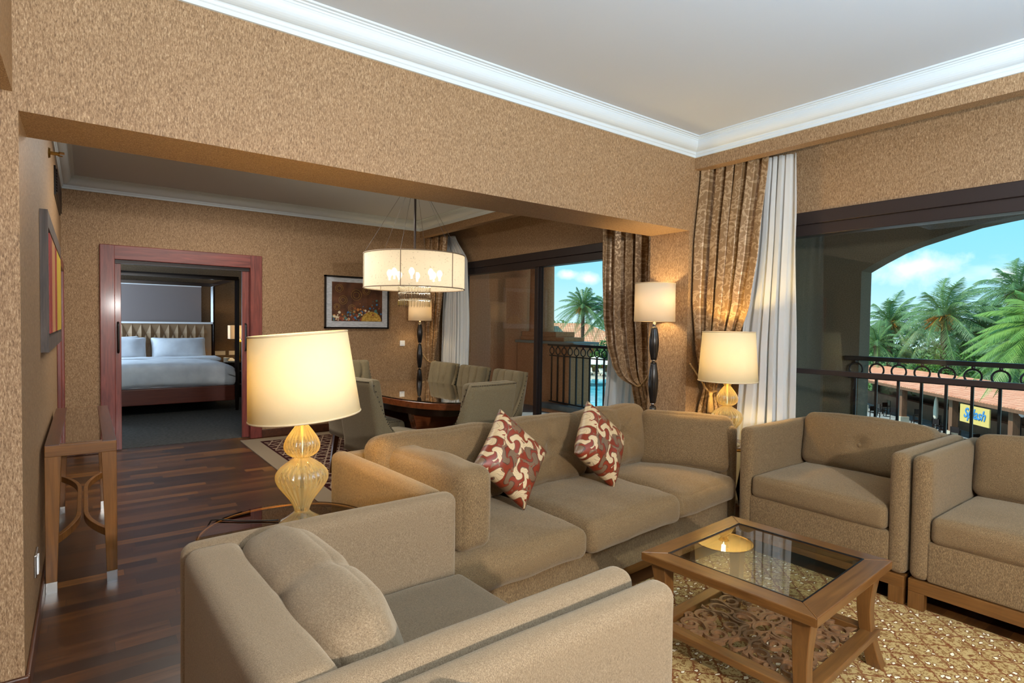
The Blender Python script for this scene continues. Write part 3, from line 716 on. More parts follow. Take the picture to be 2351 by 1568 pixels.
UL = ['cream parasol by the pool, furthest left through the railing', 'cream parasol by the pool, in the middle of three', 'cream parasol by the pool, nearest the dining curtain']
us = None
for k, (x, y) in enumerate([(40.9, 43.6), (43.0, 42.6), (44.2, 40.6)]):
    if us is None:
        us = thing('parasol', UL[0], 'parasol', (x, y, G), 0, 'cream parasols by the pool')
        MB().lathe([(1.75, 2.25), (1.7, 2.33), (0.9, 2.72), (0.05, 3.0)], 8).build('canopy', CANVAS, us)
        MB().lathe([(0.05, 0), (0.05, 2.9)], 8).build('pole', POST_W, us)
    else: dup(us, (x, y, G), 0.3*k, UL[k])
LL = ['pool lounger at the left end of the row', 'pool lounger in the middle of the row', 'pool lounger at the right end of the row']
ls = None
for k, (x, y) in enumerate([(49.6, 53.2), (51.0, 51.6), (51.4, 49.6)]):
    if ls is None:
        ls = thing('pool_lounger', LL[0], 'lounger', (x, y, G+0.03), -0.9, 'loungers by the pool')
        MB().box(-0.35, -0.95, 0.28, 0.35, 0.3, 0.40).build('mattress', CANVAS, ls)
        MB().add([(-0.35, 0.3, 0.28), (0.35, 0.3, 0.28), (0.35, 0.95, 0.75), (-0.35, 0.95, 0.75), (-0.35, 0.3, 0.40), (0.35, 0.3, 0.40), (0.35, 0.9, 0.85), (-0.35, 0.9, 0.85)], [(0,1,2,3),(4,5,6,7),(0,1,5,4),(1,2,6,5),(2,3,7,6),(3,0,4,7)]).build('backrest', CANVAS, ls)
        for a in (-0.3, 0.3):
            for b in (-0.85, 0.25): MB().box(a-0.04, b-0.04, 0, a+0.04, b+0.04, 0.28).build('leg', DARK_W, ls)
    else: dup(ls, (x, y, G+0.03), -0.9+0.2*k, LL[k])

# palms
def palm(label, x, y, zcrown, L, seed, mat=LEAF_D, nf=44, wind=0.0, fruit=True, nl=58, group='palms in the hotel garden', up=1.0, lw=0.048):
    R = random.Random(seed)
    t = thing('date_palm', label, 'palm', (x, y, G), 0, group)
    H = zcrown-G
    MB().lathe([(0.36, 0), (0.27, 0.5), (0.22, H*0.6), (0.24, H-0.5), (0.30, H-0.1), (0.12, H+0.2)], 12).build('trunk', BARK, t, smooth=True)
    c = MB(); stems = MB()
    for i in range(nf):
        az = i*2.39996+R.uniform(-0.2, 0.2); el = math.radians(82-112*(i/nf)**0.85)*up
        l = L*R.uniform(0.85, 1.1); dirv = Vector((math.cos(az)*math.cos(el), math.sin(az)*math.cos(el), math.sin(el)))
        side = Vector((-math.sin(az), math.cos(az), 0)); droop = 0.30*l+0.28*l*math.cos(el)
        wv = Vector((0.8, -0.6, 0))*wind*l
        pts = []
        for k in range(nl+1):
            q = k/nl; pts.append(Vector((0, 0, H)) + dirv*l*q - Vector((0, 0, 1))*droop*q*q + wv*q*q)
        stems.tube(pts[::4]+[pts[-1]], [0.035*(1-0.8*k/ (len(pts[::4]))) for k in range(len(pts[::4])+1)], 4)
        for k in range(3, nl+1):
            q = k/nl; p = pts[k]; tg = (pts[k]-pts[k-1]).normalized()
            nrm = side.cross(tg).normalized()
            ll = l*0.20*(math.sin(PI*min(1, q*0.9+0.12)))**0.7*R.uniform(0.85, 1.1)
            for sgn_ in (-1, 1):
                d = (side*sgn_*0.75+tg*0.62+nrm*0.28-Vector((0, 0, 0.35))*R.uniform(0.2, 1.0)+Vector((0.8, -0.6, 0))*wind*0.8).normalized()
                wv2 = tg*lw*0.5
                c.add([p-wv2, p+wv2, p+d*ll*0.6+wv2*0.9, p+d*ll], [(0, 1, 2, 3)])
    fo = c.build('fronds', mat, t); stems.build('frond_stems', LEAF_B, fo, smooth=True)
    if fruit:
        f = MB()
        for i in range(11):
            a = R.uniform(0, 6.28); rr = R.uniform(0.25, 0.95)*L/3
            for _ in range(14):
                a2 = a+R.uniform(-0.35, 0.35); r2 = rr*R.uniform(0.6, 1.2)
                b = Vector((0, 0, H)); e = Vector((math.cos(a2)*r2, math.sin(a2)*r2, H-R.uniform(0.1, 0.75)*L/3))
                f.tube([b, (b+e)/2+Vector((0, 0, 0.25)), e], 0.035, 4)
        f.build('date_stalks', DATES, t)
    return t
palm('tall wind-blown date palm at the centre of the arched view', 53.4, 15.3, 2.45, 4.6, 1, wind=0.22)
palm('date palm left of the central palm in the arched view', 57.3, 20.4, 2.05, 4.2, 2, wind=0.2, nf=38)
palm('small spiky palm beside the arch column', 54.3, 20.3, 0.15, 3.3, 3, fruit=False, nf=30, nl=46)
palm('dark tall palm at the upper right edge of the arched view', 61.6, 12.6, 4.6, 5.2, 4, wind=0.2)
palm('bright green palm with fan-like fronds at the right edge', 30.5, 5.2, 1.6, 3.0, 5, mat=LEAF_B, fruit=False, nf=60, nl=80, lw=0.042)
palm('low palm behind the tiled roof with drooping fronds', 47.0, 9.3, -0.1, 3.6, 6, wind=0.15, nf=46)
palm('palm right of the central palm, half hidden by it', 55.0, 13.2, 1.3, 4.2, 8, wind=0.22)
palm('date palm standing beyond the pool in the dining window', 49.0, 50.9, 3.75, 4.0, 9, fruit=True, nf=46)
palm('date palm half covered by the dining room curtain', 51.5, 48.7, 3.3, 4.4, 10, fruit=True, nf=46)

def bush(label, x, y, z, rx, ry, rz_, n, seed, mat=LEAF_H, size=0.28, group='shrubs in the hotel garden'):
    R = random.Random(seed); m = MB()
    for i in range(n):
        a = R.uniform(0, 6.28); b = math.acos(R.uniform(-0.25, 1)); k = R.uniform(0.75, 1.05)
        k *= 1+0.25*noise.noise(Vector((math.cos(a)*2+seed, math.sin(a)*2, b*2)))
        p = Vector((rx*k*math.sin(b)*math.cos(a), ry*k*math.sin(b)*math.sin(a), rz_*k*math.cos(b)))
        d1 = Vector((R.gauss(0, 1), R.gauss(0, 1), R.gauss(0, 1))).normalized()*size*R.uniform(0.6, 1.2); d2 = d1.orthogonal().normalized()*size*0.35
        m.add([p-d1*0.5, p+d2, p+d1*0.5, p-d2], [(0, 1, 2, 3)])
    o = m.build('garden_shrub', mat); o.location = (x, y, z); return tag(o, label, 'shrub', group)
bush('rounded green shrub row at the left below the arch palms', 59, 22.0, -2.6, 4, 4, 3.2, 2600, 1)
bush('light green shrubs under the central palm', 53, 14.2, -2.9, 3.2, 3.2, 3.2, 2600, 2)
bush('shrub mass between the central palm and roof', 57, 13, -2.8, 4.5, 3.5, 3.6, 2600, 3, LEAF_D)
bush('dense shrub at the right behind the tiled roof', 52, 8.6, -2.4, 5, 3.5, 3.6, 2600, 4)
bush('tall leafy hedge far back on the right of the arch', 66, 9, -1.6, 9, 6, 4.2, 2600, 5, LEAF_D, 0.5)
bush('tall leafy hedge far back behind the arch palms', 66, 21, -1.8, 9, 7, 3.8, 2600, 6, LEAF_D, 0.5)
bush('green tree crown beside the facade column', 66, 75, -0.6, 6, 6, 2.6, 1800, 7, LEAF_H, 0.5)
bush('dark green tree behind the dining palms', 72, 70, -0.8, 9, 9, 3.0, 2200, 8, LEAF_D, 0.5)
bush('bright shrub below the dining palms', 56, 51.5, -2.8, 3.5, 3.5, 2.6, 1600, 9, LEAF_H, 0.4)
bush('green bushes behind the pool loungers', 54.5, 54.5, -3.9, 4, 2.2, 1.6, 1400, 10, LEAF_H, 0.3)
# shaded greenery inside the restaurant's open back
bush('greenery glimpsed through the open restaurant', 60, 26, -4.2, 5, 5, 1.6, 1200, 11, LEAF_H, 0.3)
# ------------------------------------------------------------ upholstered seating
def soft(crown=(0, 0, 0.02), wr=0.004, sc=7.0, seed=0.0, extra=None):
    def fn(q, p):
        cx_ = (1-min(1, abs(q.x))**2.2); cy_ = (1-min(1, abs(q.y))**2.2); cz_ = (1-min(1, abs(q.z))**2.2)
        P = p.copy()
        P.x += q.x*crown[0]*cy_*cz_; P.y += q.y*crown[1]*cx_*cz_; P.z += q.z*crown[2]*cx_*cy_
        if wr:
            f = fbm(p, sc, seed); P += Vector((f*0.5, f*0.6, f))*wr
        if extra: P = extra(q, P)
        return P
    return fn

CH_W, CH_D, CH_A = 0.925, 0.905, 0.768
def armchair(label, loc, rz, fab, fabv, pillow):
    """deep square armchair; its front is local -Y"""
    t = thing('armchair', label, 'armchair', loc, rz, 'square upholstered armchairs')
    hw_, hd = CH_W/2, CH_D/2
    a = 0.088
    MB().rbox(-hw_+a-0.01, -hd+0.008, 0.15, hw_-a+0.01, hd-0.05, 0.352, 0.015, (8, 8, 2)).build('base', fabv, t, smooth=True)
    for s_ in (-1, 1):
        x0, x1 = sorted((s_*hw_, s_*(hw_-a)))
        def top(q, P):
            return P
        ar = MB().rbox(x0+0.002, -hd, 0.148, x1-0.002*0, hd, CH_A, 0.036, (3, 14, 10), 4, soft((0.004, 0, 0.003), 0.0015, 9, s_))
        ar.build('arm', fabv, t, smooth=True)
    MB().rbox(-hw_+a-0.02, hd-0.145, 0.148, hw_-a+0.02, hd, CH_A, 0.036, (12, 3, 10), 4, soft((0, 0.004, 0.003), 0.0015, 9, 5)).build('back_frame', fabv, t, smooth=True)
    MB().rbox(-hw_+a+0.004, -hd-0.004, 0.350, hw_-a-0.004, hd-0.16, 0.480, 0.032, (16, 16, 4), 4, soft((0.0, 0.008, 0.022), 0.004, 5, 2)).build('seat_cushion', fab, t, smooth=True)
    if pillow == 'button':
        mt = Matrix.Translation((0, hd-0.235, 0.475)) @ Matrix.Rotation(math.radians(-9), 4, 'X')
        def tuft(q, P):
            d = math.hypot(q.x, q.z*0.55)
            P.y += 0.028*math.exp(-(d/0.13)**2)*(1 if q.y < 0 else 0)
            P.y -= 0.006*math.sin(abs(q.x)*9)*math.exp(-(d/0.35)**2)
            P.z += 0.012*(1-q.x*q.x)*(q.z > 0)
            return P
        m_ = MB().rbox(-hw_+a+0.003, -0.09, 0.0, hw_-a-0.003, 0.09, 0.340, 0.05, (22, 4, 14), 4, soft((0.0, 0.035, 0.008), 0.005, 6, 9, tuft), mt)
        bc = m_.build('back_cushion', fab, t, smooth=True)
        bt = MB(); bt.lathe([(0.001, 0.012), (0.010, 0.010), (0.016, 0.002), (0.016, -0.004)], 12, cap=True, mat=mt @ Matrix.Translation((0, -0.098, 0.172)) @ Matrix.Rotation(PI/2, 4, 'X'))
        bt.build('button', fab, bc, smooth=True)
    else:
        # loose cushion slumped away from the backrest, creased across its middle
        mt = Matrix.Translation((0.02, hd-0.315, 0.472)) @ Matrix.Rotation(math.radians(-21), 4, 'X')
        def crease(q, P):
            c_ = math.exp(-((q.x+0.05+0.10*q.z)/0.10)**2)
            P.y *= 1-0.09*c_
            e = abs(q.x)**4
            P.z -= 0.030*e*(q.z > 0)+0.007*c_*max(0, q.z)
            k = max(0.0, abs(q.x)-0.6)/0.4
            P.y *= 1-0.35*k
            return P
        m_ = MB().rbox(-0.365, -0.095, 0.0, 0.365, 0.095, 0.355, 0.06, (30, 5, 16), 4, soft((0.0, 0.030, 0.008), 0.006, 5, 3, crease), mt)
        m_.build('back_cushion', fab, t, smooth=True)
    # timber plinth: rail all round and a block foot at each corner
    rl = MB().box(-hw_+0.004, -hd+0.004, 0.085, hw_-0.004, -hd+0.03, 0.148).box(-hw_+0.004, hd-0.03, 0.085, hw_-0.004, hd-0.004, 0.148)
    rl.box(-hw_+0.004, -hd+0.03, 0.085, -hw_+0.03, hd-0.03, 0.148).box(hw_-0.03, -hd+0.03, 0.085, hw_-0.004, hd-0.03, 0.148)
    rl.build('plinth_rail', OAK_X, t, bevel=0.003)
    for sx_ in (-1, 1):
        for sy_ in (-1, 1):
            x0, x1 = sorted((sx_*(hw_-0.004), sx_*(hw_-0.074))); y0, y1 = sorted((sy_*(hd-0.004), sy_*(hd-0.05)))
            MB().box(x0, y0, 0, x1, y1, 0.0855).build('foot', OAK_Z, t, bevel=0.003)
    return t
xc = 3.29+CH_D/2
armchair('brown armchair with button-back cushion, in the corner beside the three-seat sofa', (xc, 1.535, 0.012), -PI/2, SOFA, SOFA_V, 'button')
armchair('brown armchair cut off by the right edge of the photo', (xc, 0.600, 0.012), -PI/2, SOFA, SOFA_V, 'button')
xc2 = 1.130-CH_D/2
armchair('beige armchair with a slumped loose cushion, in the left foreground', (xc2, 1.415, 0), PI/2+0.033, LINEN, LINEN_V, 'slump')
armchair('beige armchair at the bottom edge, only its rounded arm in view', (xc2+0.045, 0.470, 0), PI/2+0.02, LINEN, LINEN_V, 'slump')

# three-seat sofa; local x runs along its length, local y from front to back
SA = math.radians(3.6); SL, SD = 2.47, 0.93
so = thing('three_seat_sofa', 'long brown three-seat sofa facing the coffee table', 'sofa', (1.055, 1.945, 0), SA)
MB().rbox(0.03, 0.055, 0.075, SL-0.03, SD-0.03, 0.292, 0.015, (20, 8, 3)).build('base', SOFA_V, so, smooth=True)
MB().rbox(0.0, 0.0, 0.075, 0.092, SD, 0.742, 0.038, (3, 14, 10), 4, soft((0.004, 0, 0.004), 0.0015, 9, 1)).build('arm', SOFA_V, so, smooth=True)
MB().rbox(SL-0.080, 0.03, 0.075, SL, SD, 0.742, 0.038, (3, 14, 10), 4, soft((0.004, 0, 0.004), 0.0015, 9, 2)).build('arm', SOFA_V, so, smooth=True)
MB().rbox(0.06, SD-0.13, 0.075, SL-0.06, SD, 0.735, 0.038, (24, 3, 10), 4, soft((0, 0.004, 0.003), 0.0015, 9, 3)).build('back_frame', SOFA_V, so, smooth=True)
MB().box(0.02, 0.07, 0.02, SL-0.02, SD-0.03, 0.078).build('plinth', OAK_X, so, bevel=0.004)
for k, (x0, x1, zt) in enumerate(((0.098, 0.915, 0.425), (0.925, 1.712, 0.432), (1.722, SL-0.088, 0.425))):
    def dr_(q, P, k=k):
        # front edge rolls over and sags
        if q.y < 0: P.z -= 0.018*max(0, -q.y-0.4)**1.5*(1 if q.z > 0 else 0.7)
        P.z += 0.004*math.sin(q.x*14+k)*max(0, -q.y-0.55)*(q.z > 0)
        return P
    MB().rbox(x0, -0.035+0.02*(k == 2), 0.272, x1, SD-0.26, zt, 0.05, (20, 18, 5), 4, soft((0.0, 0.015, 0.03), 0.007, 4.5, k*3.1, dr_)).build('seat_cushion', SOFA, so, smooth=True)
for k, (x0, x1) in enumerate(((0.115, 0.905), (0.90, 1.585), (1.58, 2.26))):
    mt = Matrix.Translation(((x0+x1)/2, SD-0.285, 0.425)) @ Matrix.Rotation(math.radians(-13), 4, 'X')
    w2_ = (x1-x0)/2
    def tf(q, P, k=k):
        d = math.hypot(q.x*1.1, (q.z-0.05)*0.7)
        P.y += 0.05*math.exp(-(d/0.14)**2)*(q.y < 0)
        P.y += 0.007*math.sin(math.atan2(q.z-0.05, q.x)*9)*math.exp(-((d-0.32)/0.25)**2)*(q.y < 0)
        P.z += 0.022*(1-q.x*q.x)*(q.z > 0) - 0.012*math.exp(-(q.x/0.3)**2)*(q.z > 0)
        return P
    MB().rbox(-w2_, -0.095, 0.0, w2_, 0.095, 0.405, 0.06, (24, 5, 18), 4, soft((0.004, 0.045, 0.004), 0.009, 5.5, k*2.3+1, tf), mt).build('back_cushion', SOFA, so, smooth=True)
mt = Matrix.Translation((0.275, 0.39, 0.425))
MB().rbox(-0.092, -0.35, 0.0, 0.092, 0.35, 0.362, 0.055, (5, 22, 14), 4, soft((0.026, 0.012, 0.010), 0.006, 5, 6.5), mt @ Matrix.Rotation(math.radians(1.5), 4, 'Z')).build('side_bolster', SOFA_V, so, smooth=True)
mt = Matrix.Translation((2.30, 0.345, 0.425)) @ Matrix.Rotation(math.radians(24), 4, 'Z') @ Matrix.Rotation(math.radians(11), 4, 'Y')
MB().rbox(-0.085, -0.31, 0.0, 0.085, 0.31, 0.375, 0.055, (5, 22, 14), 4, soft((0.028, 0.010, 0.012), 0.006, 5, 4.5), mt).build('side_bolster', SOFA_V, so, smooth=True)

def throw_pillow(label, loc, lean, rz, spin, size=0.215):
    """square cushion standing on one corner"""
    mt = Matrix.Translation(loc) @ Matrix.Rotation(rz, 4, 'Z') @ Matrix.Rotation(lean, 4, 'X') @ Matrix.Rotation(spin, 4, 'Y')
    def fn(q, p):
        a, b = q.x, q.z
        th = max(0.0, (1-a**4))**0.55*max(0.0, (1-b**4))**0.55
        pin = 1-0.07*((1-a*a)*(b*b)+(1-b*b)*(a*a))*1.2
        y = (1 if q.y > 0 else -1)*(0.006+0.070*th)*(abs(q.y) if abs(q.y) < 1 else 1)
        P = Vector((a*size*pin, y, b*size*pin))
        return P + Vector((0, 1, 0))*fbm(P, 10, rz)*0.010*th
    m_ = MB().rbox(-size, -0.02, -size, size, 0.02, size, 0.004, (22, 1, 22), 1, fn)
    o = m_.build('throw_pillow', DAMASK, None, smooth=True)
    o.location = mt.to_translation(); o.rotation_euler = mt.to_euler()
    return tag(o, label, 'pillow', 'red damask throw pillows')
throw_pillow('red and gold damask pillow on its corner at the sofa left half', (1.80, 2.39, 0.695), math.radians(-22), math.radians(8), math.radians(46), 0.190)
throw_pillow('red and gold damask pillow on its corner near the sofa middle', (2.455, 2.385, 0.695), math.radians(-20), math.radians(12), math.radians(43), 0.188)

# ------------------------------------------------------------ coffee table
CTA = math.radians(3.4)
ct = thing('coffee_table', 'square wooden coffee table with clear glass top and carved fretwork shelf', 'table', (2.262, 1.238, 0.012), CTA)
A_, B_ = 0.372, 0.352
fw_ = 0.082
def frame_prism(m, pts, z0, z1): m.prism(pts, lambda a, b: (a, b, z0), lambda a, b: (a, b, z1))
for s_ in (-1, 1):
    m1 = MB(); frame_prism(m1, [(-A_, s_*B_), (A_, s_*B_), (A_-fw_, s_*(B_-fw_)), (-A_+fw_, s_*(B_-fw_))], 0.405, 0.44); m1.build('top_rail', OAK_X, ct, bevel=0.004)
    m2 = MB(); frame_prism(m2, [(s_*A_, -B_), (s_*A_, B_), (s_*(A_-fw_), B_-fw_), (s_*(A_-fw_), -B_+fw_)], 0.405, 0.44); m2.build('top_rail', OAK_Y, ct, bevel=0.004)
MB().box(-A_+fw_-0.006, -B_+fw_-0.006, 0.428, A_-fw_+0.006, B_-fw_+0.006, 0.436).build('glass_top', TABGLASS, ct)
m1 = MB()
for (x0, y0, x1, y1) in ((-A_+fw_-0.003, -B_+fw_-0.003, A_-fw_+0.003, -B_+fw_+0.002), (-A_+fw_-0.003, B_-fw_-0.002, A_-fw_+0.003, B_-fw_+0.003), (-A_+fw_-0.003, -B_+fw_, -A_+fw_+0.002, B_-fw_), (A_-fw_-0.002, -B_+fw_, A_-fw_+0.003, B_-fw_)):
    m1.box(x0, y0, 0.436, x1, y1, 0.4415)
m1.build('glass_bead', BLACKL, ct)
for sx_ in (-1, 1):
    for sy_ in (-1, 1):
        # sabre leg: curves outwards towards its foot
        lm = MB(); vs = []; fs = []; nz = 14
        for i in range(nz+1):
            q = i/nz; z = 0.405*(1-q); w_ = 0.034-0.010*math.sin(PI*min(1, q*0.8)); off = -0.012*math.sin(PI*q*0.9)+0.052*max(0, q-0.3)**1.6
            x = sx_*(A_-0.062+off); y = sy_*(B_-0.062+off)
            vs += [(x-w_, y-w_, z), (x+w_, y-w_, z), (x+w_, y+w_, z), (x-w_, y+w_, z)]
        for i in range(nz):
            for k in range(4): fs.append((i*4+k, i*4+(k+1) % 4, (i+1)*4+(k+1) % 4, (i+1)*4+k))
        fs += [(0, 1, 2, 3), (nz*4+3, nz*4+2, nz*4+1, nz*4)]
        lm.add(vs, fs).build('leg', OAK_Z, ct, auto=30, bevel=0.003)
SX, SY, zs = A_-0.028, B_-0.028, 0.125
sw = 0.055
for s_ in (-1, 1):
    m1 = MB(); frame_prism(m1, [(-SX, s_*SY), (SX, s_*SY), (SX-sw, s_*(SY-sw)), (-SX+sw, s_*(SY-sw))], zs, zs+0.028); m1.build('shelf_rail', OAK_X, ct, bevel=0.003)
    m2 = MB(); frame_prism(m2, [(s_*SX, -SY), (s_*SX, SY), (s_*(SX-sw), SY-sw), (s_*(SX-sw), -SY+sw)], zs, zs+0.028); m2.build('shelf_rail', OAK_Y, ct, bevel=0.003)
# fretwork: mirrored scrolls, ovals and leaf tips cut from a thin board
fret = MB()
def spiral(cx_, cy_, r0_, turns, a0, sg=1, n=26, tail=None):
    P = []
    for i in range(n+1):
        q = i/n; r = r0_*(1-0.82*q); a = a0+sg*2*PI*turns*q; P.append((cx_+r*math.cos(a), cy_+r*math.sin(a)))
    return P
def oval(cx_, cy_, a, b, rot=0.0, n=26):
    return [(cx_+a*math.cos(2*PI*i/n)*math.cos(rot)-b*math.sin(2*PI*i/n)*math.sin(rot), cy_+a*math.cos(2*PI*i/n)*math.sin(rot)+b*math.sin(2*PI*i/n)*math.cos(rot)) for i in range(n+1)]
IX, IY = SX-sw, SY-sw
sx_all = ((-1, -1), (-1, 1), (1, -1), (1, 1))
fz = [0.0]
def scroll(pts, mirr=sx_all, wd=0.0115):
    for a, b in mirr:
        fz[0] += 0.00012
        fret.ribbon([(a*max(-IX, min(IX, x)), b*max(-IY, min(IY, y))) for x, y in pts], wd, zs+0.004+fz[0], zs+0.018+fz[0])
scroll(oval(0, 0, 0.052, 0.034), ((1, 1),)); scroll(oval(0.098, 0, 0.038, 0.026), ((1, 1), (-1, 1))); scroll(oval(0, 0.085, 0.030, 0.042), ((1, 1), (1, -1)))
scroll(oval(0.195, 0, 0.050, 0.034), ((1, 1), (-1, 1))); scroll(oval(0, 0.190, 0.036, 0.050), ((1, 1), (1, -1)))
for P in (spiral(0.095, 0.085, 0.050, 1.3, 3.6, n=36), spiral(0.205, 0.092, 0.052, 1.35, 1.2, -1, n=36), spiral(0.098, 0.200, 0.052, 1.35, 0.3, n=36), spiral(0.215, 0.205, 0.055, 1.4, 4.2, -1, n=36),
          spiral(0.155, 0.145, 0.030, 1.1, 5.6, n=30), spiral(0.265, 0.150, 0.022, 1.0, 2.4, n=24), spiral(0.155, 0.250, 0.020, 1.0, 0.3, n=24)):
    scroll(P)
scroll([(0.05+0.21*q, 0.040+0.012*math.sin(q*9)) for q in [i/20 for i in range(21)]])
scroll([(0.045+0.012*math.sin(q*9), 0.05+0.20*q) for q in [i/20 for i in range(21)]])
scroll([(0.14+0.14*q, 0.148+0.02*math.sin(q*8)) for q in [i/16 for i in range(17)]])
for a, b in sx_all:
    for (lx, ly, la) in ((0.052, 0.052, 0.78), (0.150, 0.050, 2.6), (0.255, 0.055, 0.9), (0.050, 0.145, 1.9), (0.150, 0.198, 1.5), (0.268, 0.24, 0.8), (0.05, 0.25, 2.4)):
        L_ = 0.024; d = Vector((math.cos(la), math.sin(la))); n_ = Vector((-d.y, d.x)); c_ = Vector((lx, ly))
        pp = [c_-d*L_, c_-d*0.005+n_*0.010, c_+d*L_, c_-d*0.005-n_*0.010]
        fret.prism([(a*p.x, b*p.y) for p in pp], lambda u, v: (u, v, zs+0.007), lambda u, v: (u, v, zs+0.021))
fret.build('fretwork_panel', m_wood('fretwork_brown', srgb(92, 62, 38), srgb(128, 92, 62), 0, 0.4), ct)

# rugs
MB().box(1.18, -2.2, 0, 3.335, 2.02, 0.012).build('area_rug', RUG)
tag(bpy.data.objects['area_rug'], 'gold and rust lattice rug with white flecks under the coffee table', 'rug')
MB().box(1.44, 3.30, 0, 3.95, 7.18, 0.010).build('dining_rug', DRUG)
tag(bpy.data.objects['dining_rug'], 'taupe bordered rug with dark lattice under the dining table', 'rug')

# ------------------------------------------------------------ round end table and the two glass table lamps
def end_table(label, x, y, zt=0.55, R=0.38):
    t = thing('end_table', label, 'table', (x, y, 0), 0, 'round side tables')
    MB().lathe([(R-0.006, zt-0.014), (R, zt-0.010), (R, zt-0.004), (R-0.004, zt)], 72).build('glass_top', SMOKE, t, auto=40)
    MB().tube([((R-0.003)*math.cos(q), (R-0.003)*math.sin(q), zt-0.016) for q in [2*PI*i/72 for i in range(72)]], 0.009, 8, closed=True).build('rim', BRASS, t, smooth=True)
    for k in range(3):
        a = 2*PI*k/3+0.5
        MB().tube([(0.8*R*math.cos(a), 0.8*R*math.sin(a), 0.0), (0.4*R*math.cos(a), 0.4*R*math.sin(a), 0.25), (0.72*R*math.cos(a), 0.72*R*math.sin(a), zt-0.022)], 0.016, 8).build('leg', DARK_W, t, smooth=True)
    return t
end_table('round smoked glass end table between foreground armchair and sofa', 0.675, 2.43, 0.55, 0.338)
end_table('round side table hidden in the corner under the second glass lamp', 3.715, 2.32, 0.57, 0.18)

def table_lamp(label, loc, tilt, power, rs=(0.197, 0.225)):
    t = thing('table_lamp', label, 'lamp', loc, 0, 'ribbed glass table lamps')
    base = [(0.090, 0.0), (0.090, 0.006), (0.080, 0.013), (0.055, 0.028), (0.036, 0.042), (0.031, 0.048)]
    MB().lathe(base, 72, ribs=26, amp=0.03).build('foot', AMBER, t, smooth=True)
    low = [(0.029+0.075*math.sin(PI*(i/22)**1.6)**1.05, 0.048+0.228*i/22) for i in range(23)]
    MB().lathe(low, 140, ribs=28, amp=0.045).build('lower_bulb', AMBER, t, smooth=True)
    upr = [(0.026+0.045*math.sin(PI*(i/16)**0.68), 0.277+0.135*i/16) for i in range(17)]
    upr += [(0.020, 0.418), (0.026, 0.430), (0.036, 0.442)]
    MB().lathe(upr, 140, ribs=28, amp=0.045).build('upper_bulb', AMBER, t, smooth=True)
    MB().lathe([(0.008, 0.0), (0.008, 0.50)], 12).build('stem', CHROME, t, smooth=True)
    MB().lathe([(0.014, 0.48), (0.014, 0.52), (0.026, 0.545), (0.030, 0.58), (0.018, 0.61), (0.003, 0.62)], 16).build('bulb', BULB, t, smooth=True)
    h0, h1 = 0.455, 0.800
    mt = Matrix.Translation((0, 0, 0.62)) @ Euler(tilt).to_matrix().to_4x4() @ Matrix.Translation((0, 0, -0.62))
    sh = MB().lathe([(rs[1], h0), ((rs[0]+rs[1])/2, (h0+h1)/2), (rs[0], h1)], 64, cap=False, mat=mt).build('lamp_shade', SHADE, t, smooth=True, solid=0.003)
    for (r, z) in ((rs[1], h0), (rs[0], h1)):
        MB().tube([mt @ Vector((r*math.cos(q), r*math.sin(q), z)) for q in [2*PI*i/64 for i in range(64)]], 0.0045, 6, closed=True).build('shade_trim', PIPE_L, sh, smooth=True)
    sp = MB()
    for k in range(3):
        a = 2*PI*k/3; sp.tube([mt @ Vector((0, 0, h1-0.03)), mt @ Vector(((rs[0]-0.003)*math.cos(a), (rs[0]-0.003)*math.sin(a), h1-0.01))], 0.002, 5)
    sp.build('shade_ring', CHROME, sh)
    light('table_lamp_light', 'POINT', (0, 0, 0.66), power, (1.0, 0.68, 0.24), 0.035, parent=t)
    return t
tl1 = table_lamp('large lit table lamp with tilted cream shade on the smoked glass end table', (0.735, 2.455, 0.55), (math.radians(-1.5), math.radians(-4.5), 0), 17)
MB().lathe([(0.001, 0.004), (0.008, 0.003), (0.009, 0.0)], 12, mat=Matrix.Translation((-0.045, -0.052, 0.022))).build('switch_button', BLACKP, tl1, smooth=True)
tag(MB().tube([(0.655, 2.515, 0.556), (0.60, 2.55, 0.554), (0.52, 2.60, 0.554), (0.46, 2.655, 0.556), (0.425, 2.68, 0.553), (0.40, 2.70, 0.50), (0.40, 2.71, 0.02)], 0.0035, 6).build('lamp_cord', BLACKP, smooth=True), 'thin black lamp cord trailing over the smoked glass end table', 'cord')
table_lamp('lit table lamp with cream shade in the corner by the living room curtain', (3.645, 2.308, 0.57), (0, 0, 0), 22, (0.176, 0.200))

